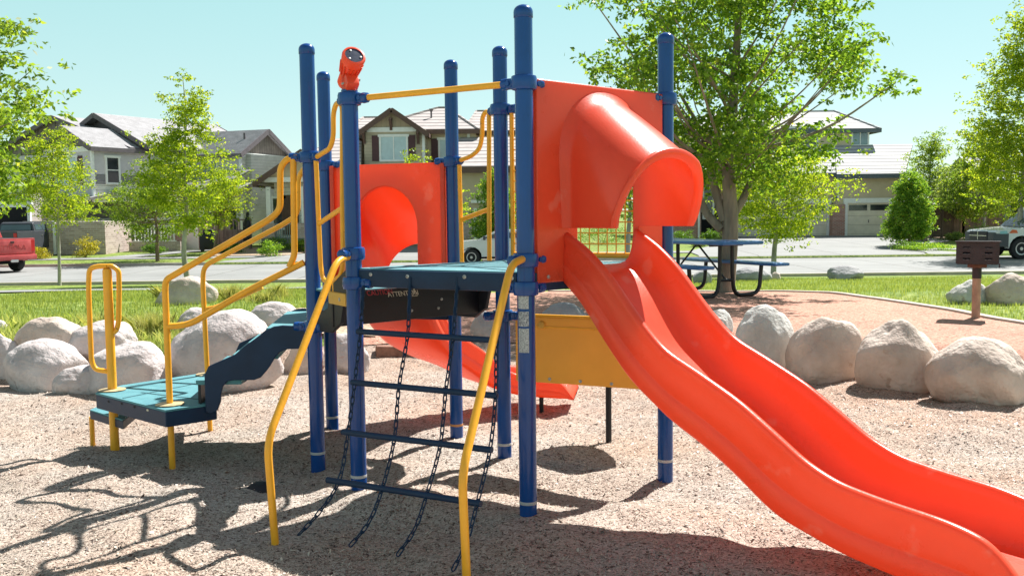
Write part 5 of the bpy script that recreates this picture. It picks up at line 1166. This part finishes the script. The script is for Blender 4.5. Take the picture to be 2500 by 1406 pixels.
window(F2, H2_, U(962), ZZ(962, 362), U(993) - U(932), 1.2, 0, gm=BLIND, shut=SHUT); corner(F2, H2_, [(U(1035), 0)], zg1, zt)
# main body with hip roof
zt2 = ZZ(1100, 322, 52.5); walls(F2, H2_, U(1040), U(1160), 1.0, 9, zg1 - .2, zt2, STUC2); walls(F2, H2_, U(870, 54), U(1160), 3.0, 10, zg1 - .2, zt2, SIDT)
def hip(F, par, u0, u1, v0, v1, ze, zr, ru0, ru1, rv, m, tr, th=.12, ov=.4):
    b = MB(); a = [F.p(u0 - ov, v0 - ov, ze), F.p(u1 + ov, v0 - ov, ze), F.p(u1 + ov, v1 + ov, ze), F.p(u0 - ov, v1 + ov, ze), F.p(ru0, rv, zr), F.p(ru1, rv, zr)]
    b.add(a, [(0, 1, 5, 4), (1, 2, 5), (2, 3, 4, 5), (3, 0, 4), (0, 3, 2, 1)]); r_ = b.build('roof', m, par)
    b = MB()
    for i in range(4): b.bar(a[i] - UP * .06, a[(i + 1) % 4] - UP * .06, .08, .24)
    b.build('fascia', tr, r_)
    b = MB()
    for i, j in ((0, 4), (1, 5), (2, 5), (3, 4), (4, 5)):
        if np.linalg.norm(a[j] - a[i]) > .2: b.tube([a[i] + UP * .02, a[j] + UP * .02], .07, 6)
    b.build('ridge_tiles', m, r_); return r_
hip(F2, H2_, U(905, 54), U(1152), 1.0, 9, zt2, ZZ(1080, 264, 56), U(1072, 56), U(1092, 56), 5.0, TILE, BRN)
hip(F2, H2_, U(868, 56), U(930, 56), 4.0, 10, ZZ(870, 322, 56), ZZ(900, 288, 58), U(890, 58), U(925, 58), 7, TILE, BRN)
hip(F2, H2_, U(1150, 54), U(1330, 54), 2.5, 11, ZZ(1200, 325, 54), ZZ(1200, 272, 58), U(1165, 58), U(1290, 58), 7, TILE, BRN); walls(F2, H2_, U(1160), U(1330), 3, 10, zg1, ZZ(1200, 325, 54), SIDC)
window(F2, H2_, U(1094), ZZ(1094, 366), .95, 1.2, 1.0, gm=BLIND, mull=0, shut=SHUT); corner(F2, H2_, [(U(1143), 1.0)], zg1, zt2)
b = MB(); pv = gy(1053, 285, 54); b.tube([pv - UP * .4, pv + UP * .25], .05, 8); b.tube([pv + UP * .25, pv + UP * .42], [.06, .12], 8); b.build('vent_pipe', GRYT, H2_, smooth=True)
# garage wing, right: tile roof and wall
zw = ZZ(1200, 412, 47.0); walls(F2, H2_, U(1098, 47), U(1330, 47), -3.6, 1.5, zg1 - .2, zw, STUC)
b = MB(); q = [F2.p(U(1085, 47), -4.0, zw), F2.p(U(1340, 47), -4.0, zw), F2.p(U(1330), 1.0, ZZ(1200, 340, 52)), F2.p(U(1105), 1.0, ZZ(1200, 340, 52))]
b.add(q + [x + UP * .12 for x in q], [(0, 1, 2, 3), (4, 7, 6, 5), (0, 4, 5, 1), (1, 5, 6, 2), (2, 6, 7, 3), (3, 7, 4, 0)]); rf = b.build('roof', TILE, H2_)
b = MB(); b.bar(F2.p(U(1085, 47), -4.05, zw - .05), F2.p(U(1340, 47), -4.05, zw - .05), .08, .3); b.build('fascia', BRN, rf)
F2b = Frame((0, 47.4, 0), 0); b = MB(); b.box((U(1172, 47), 47.3, ZZ(1170, 492, 47)), (.95, .2, .14)); b.box((U(1158, 47), 47.3, .75), (.16, .16, 1.95)); b.box((U(1190, 47), 47.3, .75), (.16, .16, 1.95)); b.build('door_surround', WHT, H2_)
b = MB(); b.box((U(1128, 47), 47.34, .55), (1.1, .15, 1.5)); b.build('stone_base', BRK2, H2_); b = MB(); b.box((U(1128, 47), 47.3, 1.33), (1.15, .2, .09)); b.build('stone_sill', WHT, H2_)
# garage under the front gable, seen through the slide opening
walls(F2, H2_, U(860), U(1040), -.9, .02, zg1 - .2, 2.5, STUC); b = MB(); b.box((U(975, 50), 50.05, .95), (4.2, .08, 2.1)); b.build('garage_door_or_shade', GAR, H2_)
# left porch gable
Yp = 48.0; F3 = Frame((0, Yp, 0), 0); u0, u1 = U(648, Yp), U(840, Yp); ze = ZZ(640, 437, Yp); za = ZZ(745, 372, Yp)
walls(F3, H2_, u0 + .1, u1, 1.2, 5, zg1 - .2, ze, SIDC); gable(F3, H2_, u0, u1, 0, 7, ze, za, True, TILE, BRN, STUC2, .5)
b = MB(); b.box(F3.p((u0 + u1) / 2, -.03, ze - .05), (u1 - u0 + .1, .14, .24)); b.build('porch_beam', WHT, H2_)
for px in (652, 738, 836):
    b = MB(); b.box((U(px, Yp), Yp + .1, 1.95), (.22, .22, 1.9)); b.build('porch_column', WHT, H2_); b = MB(); b.box((U(px, Yp), Yp + .1, .42), (.62, .6, 1.35)); b.build('column_base', BRK2, H2_)
b = MB(); b.box((U(692, Yp), Yp + 1.15, 1.5), (.85, .08, 2.0)); dd_ = b.build('front_door', DOORB, H2_); window(F3, H2_, U(662, Yp), 1.6, .5, 1.5, 1.18, gm=GLSD, mull=0)
b = MB(); b.box((U(740, Yp), Yp + .8, .0), (4.2, 2.2, .7)); b.build('porch_floor', CONC, H2_); b = MB()
for i in range(16): b.box((U(665, Yp) + i * .11, Yp - .1, .65), (.03, .03, .75))
b.box((U(665, Yp) + .82, Yp - .1, 1.05), (1.75, .05, .05)); b.build('porch_balustrade', GLS, H2_)
# tile roof linking porch and main body
b = MB(); q = [F2.p(U(738, 50), -1.5, ZZ(800, 405, 50)), F2.p(U(885, 50), -1.5, ZZ(800, 405, 50)), F2.p(U(885, 54), 3, ZZ(860, 340, 54)), F2.p(U(800, 54), 3, ZZ(830, 345, 54))]
b.add(q + [x + UP * .12 for x in q], [(0, 1, 2, 3), (4, 7, 6, 5), (0, 4, 5, 1), (1, 5, 6, 2), (2, 6, 7, 3), (3, 7, 4, 0)]); b.build('roof', TILE, H2_); walls(F2, H2_, U(745, 50), U(890, 50), -1.0, 4, zg1 - .2, ZZ(800, 405, 50), STUC)

# ---- right house with two garage doors
Y3 = 56.0; F4 = Frame((0, Y3, 0), 0); zg3 = -.09
H3_ = empty('garage_house', (gy(1990, 570, 57)[0], 58, zg3), 'sand coloured house with two garage doors and brick piers behind the big tree', 'house')
U3 = lambda px, Y=Y3: float(gy(px, 500, Y)[0]); Z3 = lambda px, py, Y=Y3: float(gy(px, py, Y)[2])
ze3 = Z3(2120, 432)
walls(F4, H3_, U3(2040), U3(2196), 0, 7, zg3 - .2, ze3, STUC2); walls(F4, H3_, U3(1790), U3(2040), .5, 7, zg3 - .2, ze3 + .1, STUC2)
b = MB()
q = [F4.p(U3(2035), -.5, ze3), F4.p(U3(2200), -.5, ze3), F4.p(U3(2225, 60), 4.0, Z3(2140, 359, 60)), F4.p(U3(2035, 60), 4.0, Z3(2140, 359, 60))]
b.add(q + [x + UP * .14 for x in q], [(0, 1, 2, 3), (4, 7, 6, 5), (0, 4, 5, 1), (1, 5, 6, 2), (2, 6, 7, 3), (3, 7, 4, 0)]); rf = b.build('roof', TILE3, H3_)
b = MB(); b.bar(F4.p(U3(2033), -.55, ze3 + .03), F4.p(U3(2202), -.55, ze3 + .03), .12, .26); b.build('gutter', SLT, rf)
b = MB(); q = [F4.p(U3(1770), .0, ze3 + .1), F4.p(U3(2040), .0, ze3 + .1), F4.p(U3(2040, 60), 4.0, Z3(1950, 359, 60)), F4.p(U3(1790, 60), 4.0, Z3(1950, 359, 60))]
b.add(q + [x + UP * .14 for x in q], [(0, 1, 2, 3), (4, 7, 6, 5), (0, 4, 5, 1), (1, 5, 6, 2), (2, 6, 7, 3), (3, 7, 4, 0)]); rf = b.build('roof', TILE3, H3_)
b = MB(); b.bar(F4.p(U3(1768), -.05, ze3 + .13), F4.p(U3(2042), -.05, ze3 + .13), .12, .26); b.build('gutter', SLT, rf)
# upper storey
zu = Z3(2080, 318, 60); walls(F4, H3_, U3(1660, 60), U3(2118, 60), 4.0, 10, 3, zu, STUC2); hip(F4, H3_, U3(1650, 60), U3(2126, 60), 4.0, 11, zu, Z3(1900, 272, 63), U3(1740, 63), U3(2040, 63), 7.5, TILE3, SLT)
window(F4, H3_, U3(2097, 60), Z3(2097, 338, 60), .9, .8, 4.0, gm=GLS, mull=1); window(F4, H3_, U3(1960, 60), Z3(1960, 335, 60), 1.6, 1.1, 4.0, gm=GLSD, mull=1)
walls(F4, H3_, U3(1640), U3(1792), 1.2, 7, zg3 - .2, 4.2, BRK); walls(F4, H3_, U3(1640), U3(1710), -.2, 1.2, zg3 - .2, 3.0, BRK, 'brick_wall')
pent(F4, H3_, U3(1625), U3(1800), -.5, 2.2, Z3(1680, 420), Z3(1680, 375), TILE3, SLT)
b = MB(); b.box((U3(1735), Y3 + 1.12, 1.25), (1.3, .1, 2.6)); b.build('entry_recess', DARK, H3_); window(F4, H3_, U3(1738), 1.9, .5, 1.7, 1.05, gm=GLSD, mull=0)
b = MB(); b.box((U3(1704), Y3 - .27, 1.2), (.1, .1, 2.6)); b.build('downpipe', WHT, H3_); b = MB(); b.box((U3(2044), Y3 - .08, 2.7), (.09, .09, 1.5)); b.build('downpipe', WHT, H3_)
def garage(pxa, pxb, v, mull, nwin):
    ua, ub = U3(pxa), U3(pxb); z0, z1 = zg3, Z3(2000, 497); b = MB(); b.box(F4.p((ua + ub) / 2, v - .03, (z0 + z1) / 2), (ub - ua, .06, z1 - z0)); gd = b.build('garage_door_or_shade', GAR, H3_)
    b = MB(); b.box(F4.p((ua + ub) / 2, v - .08, z1 + .14), (ub - ua + .5, .18, .28)); 
    for u in (ua - .11, ub + .11): b.box(F4.p(u, v - .08, (z0 + z1) / 2), (.2, .16, z1 - z0))
    b.build('garage_trim', WHT, H3_); W2 = (ub - ua) / nwin
    for i in range(nwin): b = MB(); b.box(F4.p(ua + W2 * (i + .5), v - .066, z1 - .27), (W2 * .84, .02, .33)); b.build('garage_window', GLSD, gd)
    b = MB(); b.box(F4.p((ua + ub) / 2, v - .08, .75), (.03, .05, .16)); b.build('handle', GRYT, gd)
garage(1806, 2024, .5, 0, 4); garage(2068, 2172, 0, 0, 2)
for pxa, pxb in ((2030, 2060), (2180, 2208), (1784, 1800)): walls(F4, H3_, U3(pxa), U3(pxb), -.25, .6, zg3 - .2, Z3(2040, 500), BRK, 'brick_pier')
b = MB(); lp_ = F4.p(U3(2036), -.2, Z3(2036, 484)); b.lathe(lp_, [(.04, -.12), (.09, -.08), (.10, .08), (.05, .14), (.02, .2)], n=8); b.build('wall_lamp', SLT, H3_, smooth=True)
# ---- blue grey house at the right edge
Y5 = 56; H5_ = empty('blue_grey_house', (gy(2500, 560, 58)[0], 58, -.1), 'blue-grey house front with a wide window behind the parked pickup truck', 'house'); F5 = Frame((0, Y5, 0), 0); BLG = mat('blue grey siding', (.16, .18, .21), .8, .1, 4)
u0 = U3(2425); walls(F5, H5_, u0, u0 + 9, 0, 7, -.3, 3.0, BLG); gable(F5, H5_, u0, u0 + 9, 0, 7, 3.0, 4.4, False, TILE3, SLT, BLG); window(F5, H5_, U3(2448), 1.55, .85, 1.0, 0, gm=GLSD, mull=0); b = MB(); b.box((U3(2478), Y5 - .03, 1.2), (.55, .06, 2.0)); b.build('front_door', DARK, H5_); b = MB(); b.box((U3(2490), Y5 - .3, 1.4), (.1, .1, 2.6)); b.build('porch_column', WHT, H5_)
b = MB(); b.box((U3(2455), Y5 - .3, .95), (2.2, .12, .12)); b.build('sill_band', BLG, H5_)

# ---------------------------------------------------------------- vehicles
TYRE = mat('tyre rubber', (.02, .02, .022), .8, .2, 10); RIM = mat('wheel rim', (.45, .45, .44), .35, .2, 20, metal=.7); CHR = mat('chrome', (.6, .6, .6), .2, .1, 10, metal=.9)
WPNT = mat('white car paint', (.62, .64, .64), .25, .04, 2, coat=.6); RPNT = mat('faded red paint', (.45, .055, .06), .4, .1, 3, coat=.2, c2=(.52, .09, .09)); DPNT = mat('dark grey lower paint', (.05, .055, .065), .4, .1, 3); CGL = mat('car glass', (.05, .08, .09), .05, .2, 2, spec=1.); LRED = mat('red lamp', (.5, .02, .02), .3, .1, 5)
def pickup(loc, ang, paint, label, lower=None, L=5.6, Wd=1.95, H=1.9, sc=1., bedlow=False):
    """x forward; body profile pressed from side outline"""
    T_ = empty('pickup_truck', tuple(loc), label, 'pickup truck', 'parked pickup trucks'); F = Frame(loc, ang); z0 = loc[2]
    def P(x, y, z): return F.p(x * sc, y * sc, z0 + z * sc)
    hw = Wd / 2; h = L / 2; wb = L * .31; wr = .40
    def arch(xc, r, z, n=9, rev=False):
        a = [(xc + r * math.cos(t), wr + r * math.sin(t)) for t in np.linspace(math.pi, 0, n)]
        return a
    out = [(-h, .62), (-wb - .52, .50)] + arch(-wb, .50, 0) + [(-wb + .52, .42), (wb - .52, .42)] + arch(wb, .50, 0) + [(wb + .52, .48), (h - .05, .5), (h, .62), (h, 1.02), (h - .12, 1.12), (h - 1.3, 1.22), (.35 * h, 1.24), (-.28 * h, 1.24), (-.30 * h, 1.26), (-h, 1.26)]
    out = [o for i, o in enumerate(out)]
    b = MB()
    ring = [P(x, 0, z) for x, z in out]
    def ringat(y, ins): return [P(x * (1 - ins * .012), y, z + (ins * -.0)) for x, z in out]
    R = [ringat(-hw + .05, 3), ringat(-hw + .01, 1), ringat(-hw, 0)]
    prof = [(-hw + .06, 1.6), (-hw, .6), (hw, .6), (hw - .06, 1.6)]
    b.prism([P(x, -hw + .0, z) for x, z in out], F.v * (2 * hw) * sc); body = b.build('body', paint, T_, bevel=.05)
    for x in (-wb, wb):
        for s in (-1, 1):
            w_ = MB(); c = P(x, s * (hw - .14), wr); w_.lathe(c - F.v * .13 * sc, [(wr * .62 * sc, 0), (wr * .94 * sc, .01), (wr * sc, .05), (wr * sc, .21 * sc), (wr * .94 * sc, .25 * sc), (wr * .62 * sc, .26 * sc)], F.v, 28); wo = w_.build('wheel', TYRE, T_, smooth=True)
            w_ = MB(); cc_ = P(x, s * (hw - .005), wr); w_.lathe(cc_ - F.v * s * .03 * sc, [(wr * .6 * sc, 0), (wr * .6 * sc, .03 * sc), (wr * .5 * sc, .028 * sc), (wr * .42 * sc, .0), (wr * .2 * sc, .0), (wr * .16 * sc, .035 * sc), (.0, .037 * sc)], F.v * s, 20)
            w_.build('rim', RIM, wo, smooth=True)
    # cab
    b = MB(); cab = [(-.27 * h, 1.22), (-.24 * h, H - .06), (-.16 * h, H), (.16 * h, H), (.24 * h, H - .05), (.52 * h, 1.22)]
    lo = [P(x, -hw + .04, z) if z < 1.3 else P(x, -hw + .17, z) for x, z in cab]; hi_ = [P(x, hw - .04, z) if z < 1.3 else P(x, hw - .17, z) for x, z in cab]; n = len(cab)
    b.add(lo + hi_, [tuple(range(n))[::-1], tuple(range(n, 2 * n))] + [(i, (i + 1) % n, (i + 1) % n + n, i + n) for i in range(n)]); cb = b.build('cab', paint, T_, bevel=.03)
    for s in (-1, 1):
        def W4(pts, name):
            b = MB(); q = []
            for x, z in pts: yy_ = hw - .04 - .13 * (z - 1.22) / (H - .06 - 1.22); q.append(P(x, s * (yy_ + .006), z))
            b.prism(q, F.v * s * .008); b.build(name, CGL, cb)
        W4([(-.22 * h, 1.30), (-.19 * h, H - .12), (.05 * h, H - .12), (.07 * h, 1.30)], 'side_window'); W4([(.10 * h, 1.30), (.08 * h, H - .12), (.20 * h, H - .13), (.44 * h, 1.30)], 'side_window')
        b = MB(); b.box(P(.0, s * (hw + .004), 1.05), (.16 * sc, .02, .035), (F.u, F.v, UP)); b.build('door_handle', CHR, body)
        b = MB(); b.box(P(.40 * h, s * (hw + .12), 1.32), (.12 * sc, .2 * sc, .2 * sc), (F.u, F.v, UP), .03); b.build('mirror', DPNT, T_, smooth=True)
        b = MB(); b.box(P(-h - .005, s * (hw - .1), .98), (.05, .14 * sc, .4 * sc), (F.u, F.v, UP)); b.build('taillight', LRED, T_)
        b = MB(); b.box(P(h - .03, s * (hw - .2), .92), (.12, .34 * sc, .2 * sc), (F.u, F.v, UP), .03); b.build('headlight', RIM, T_, smooth=True)
    b = MB(); q = [P(.262 * h, -hw + .2, H - .1), P(.262 * h, hw - .2, H - .1), P(.535 * h, hw - .1, 1.25), P(.535 * h, -hw + .1, 1.25)]; b.prism(q, F.u * .01); b.build('windscreen', CGL, cb)
    b = MB(); q = [P(-.262 * h, -hw + .25, H - .14), P(-.262 * h, hw - .25, H - .14), P(-.285 * h, hw - .2, 1.3), P(-.285 * h, -hw + .2, 1.3)]; b.prism(q, -F.u * .01); b.build('rear_window', CGL, cb)
    # open bed
    b = MB(); b.box(P(-.64 * h, 0, 1.262), (L * .33 * sc, (Wd - .3) * sc, .012), (F.u, F.v, UP)); b.build('bed_liner', DARK, T_)
    for nm, x, m in (('front_bumper', h + .06, lower or CHR), ('rear_bumper', -h - .06, paint)):
        b = MB(); b.box(P(x, 0, .56), (.16 * sc, Wd * .98 * sc, .2 * sc), (F.u, F.v, UP), .04); b.build(nm, m, T_, smooth=True)
    b = MB(); b.box(P(h + .05, 0, .9), (.06, Wd * .62 * sc, .34 * sc), (F.u, F.v, UP), .03); b.build('grille', BLACK, T_, smooth=True)
    b = MB(); b.box(P(h + .085, 0, .9), (.02, Wd * .6 * sc, .025), (F.u, F.v, UP)); b.box(P(h + .085, 0, .9), (.02, .035, .32 * sc), (F.u, F.v, UP)); b.build('grille_cross', CHR, T_)
    if lower:
        b = MB(); b.box(P(h - .02, 0, .78), (.14, Wd * 1.01 * sc, .52 * sc), (F.u, F.v, UP), .04); b.build('front_fascia', lower, T_, smooth=True)
        for s in (-1, 1): b = MB(); b.box(P(.90 * h, s * (hw + .004), .74), (L * .095 * sc, .02, .50 * sc), (F.u, F.v, UP)); b.box(P(.0, s * (hw + .004), .58), (L * .42 * sc, .02, .24 * sc), (F.u, F.v, UP)); b.build('lower_panel', lower, T_)
    b = MB(); b.box(P(0, 0, .42), (L * .86 * sc, Wd * .7 * sc, .22 * sc), (F.u, F.v, UP)); b.build('underbody', DARK, T_)
    return T_, P, F, hw, h
# dark-and-white pickup on the right, nose to the left
c = gy(2440, 633, 37.5); ctr = np.array([c[0] + 2.25, 38.0, -.5])
tk, P, F, hw, h = pickup(ctr, math.radians(184), WPNT, 'white pickup truck with dark lower body parked at the right edge', lower=DPNT, L=5.8, Wd=2.0, H=1.95)
org = mat('orange emblem', (.65, .13, .04), .5, .2, 20); cyn = mat('aqua emblem', (.25, .50, .52), .5, .1, 20)
b = MB(); b.prism([P(.80 * h, hw + .012, 1.0), P(.68 * h, hw + .012, 1.0), P(.70 * h, hw + .012, 1.12), P(.76 * h, hw + .012, 1.14)], F.v * .004); b.build('door_emblem', org, tk)
b = MB(); b.prism([P(.93 * h, hw + .012, .98), P(.82 * h, hw + .012, .98), P(.83 * h, hw + .012, 1.10), P(.92 * h, hw + .012, 1.08)], F.v * .004); b.build('door_emblem', cyn, tk)
# white pickup behind the climbing frame
pickup(np.array([gy(1095, 600, 37)[0] + 2.35, 37.4, -.5]), math.radians(178), WPNT, 'small white pickup truck parked on the street, seen between the rear blue posts', L=5.8, Wd=1.9, H=1.68, sc=.80)
pickup(np.array([gy(28, 600, 44.5)[0], 45.6, gf(-24, 45)]), math.radians(90), DPNT, 'dark vehicle in the shade of the open garage, behind the red pickup', L=4.8, Wd=1.9, H=1.7, sc=.95)
# red pickup, tail towards the right
tk, P, F, hw, h = pickup(np.array([gy(30, 660, 35.6)[0] - 2.2, 36.85, -.5]), math.radians(150), RPNT, 'faded red pickup truck with lettered tailgate parked at the left edge', L=5.2, Wd=1.85, H=1.75)
tg = MB(); tg.box(P(-h - .02, 0, .95), (.05, 1.5, .5), (F.u, F.v, UP), .02); tgo = tg.build('tailgate', RPNT, tk, smooth=True)
txt('STTHOKA', .24, P(-h - .05, .52, .86), -F.v, UP, mat('pressed letters', (.42, .05, .05), .5, .1, 9), tgo, 0, .004)
b = MB(); b.box(P(-h - .05, 0, 1.13), (.03, .14, .06), (F.u, F.v, UP), .01); b.build('tailgate_handle', BLACK, tgo)
b = MB(); b.box(P(-h - .10, .0, .44), (.12, .3, .1), (F.u, F.v, UP), .03); b.build('tow_hitch', CHR, tk)
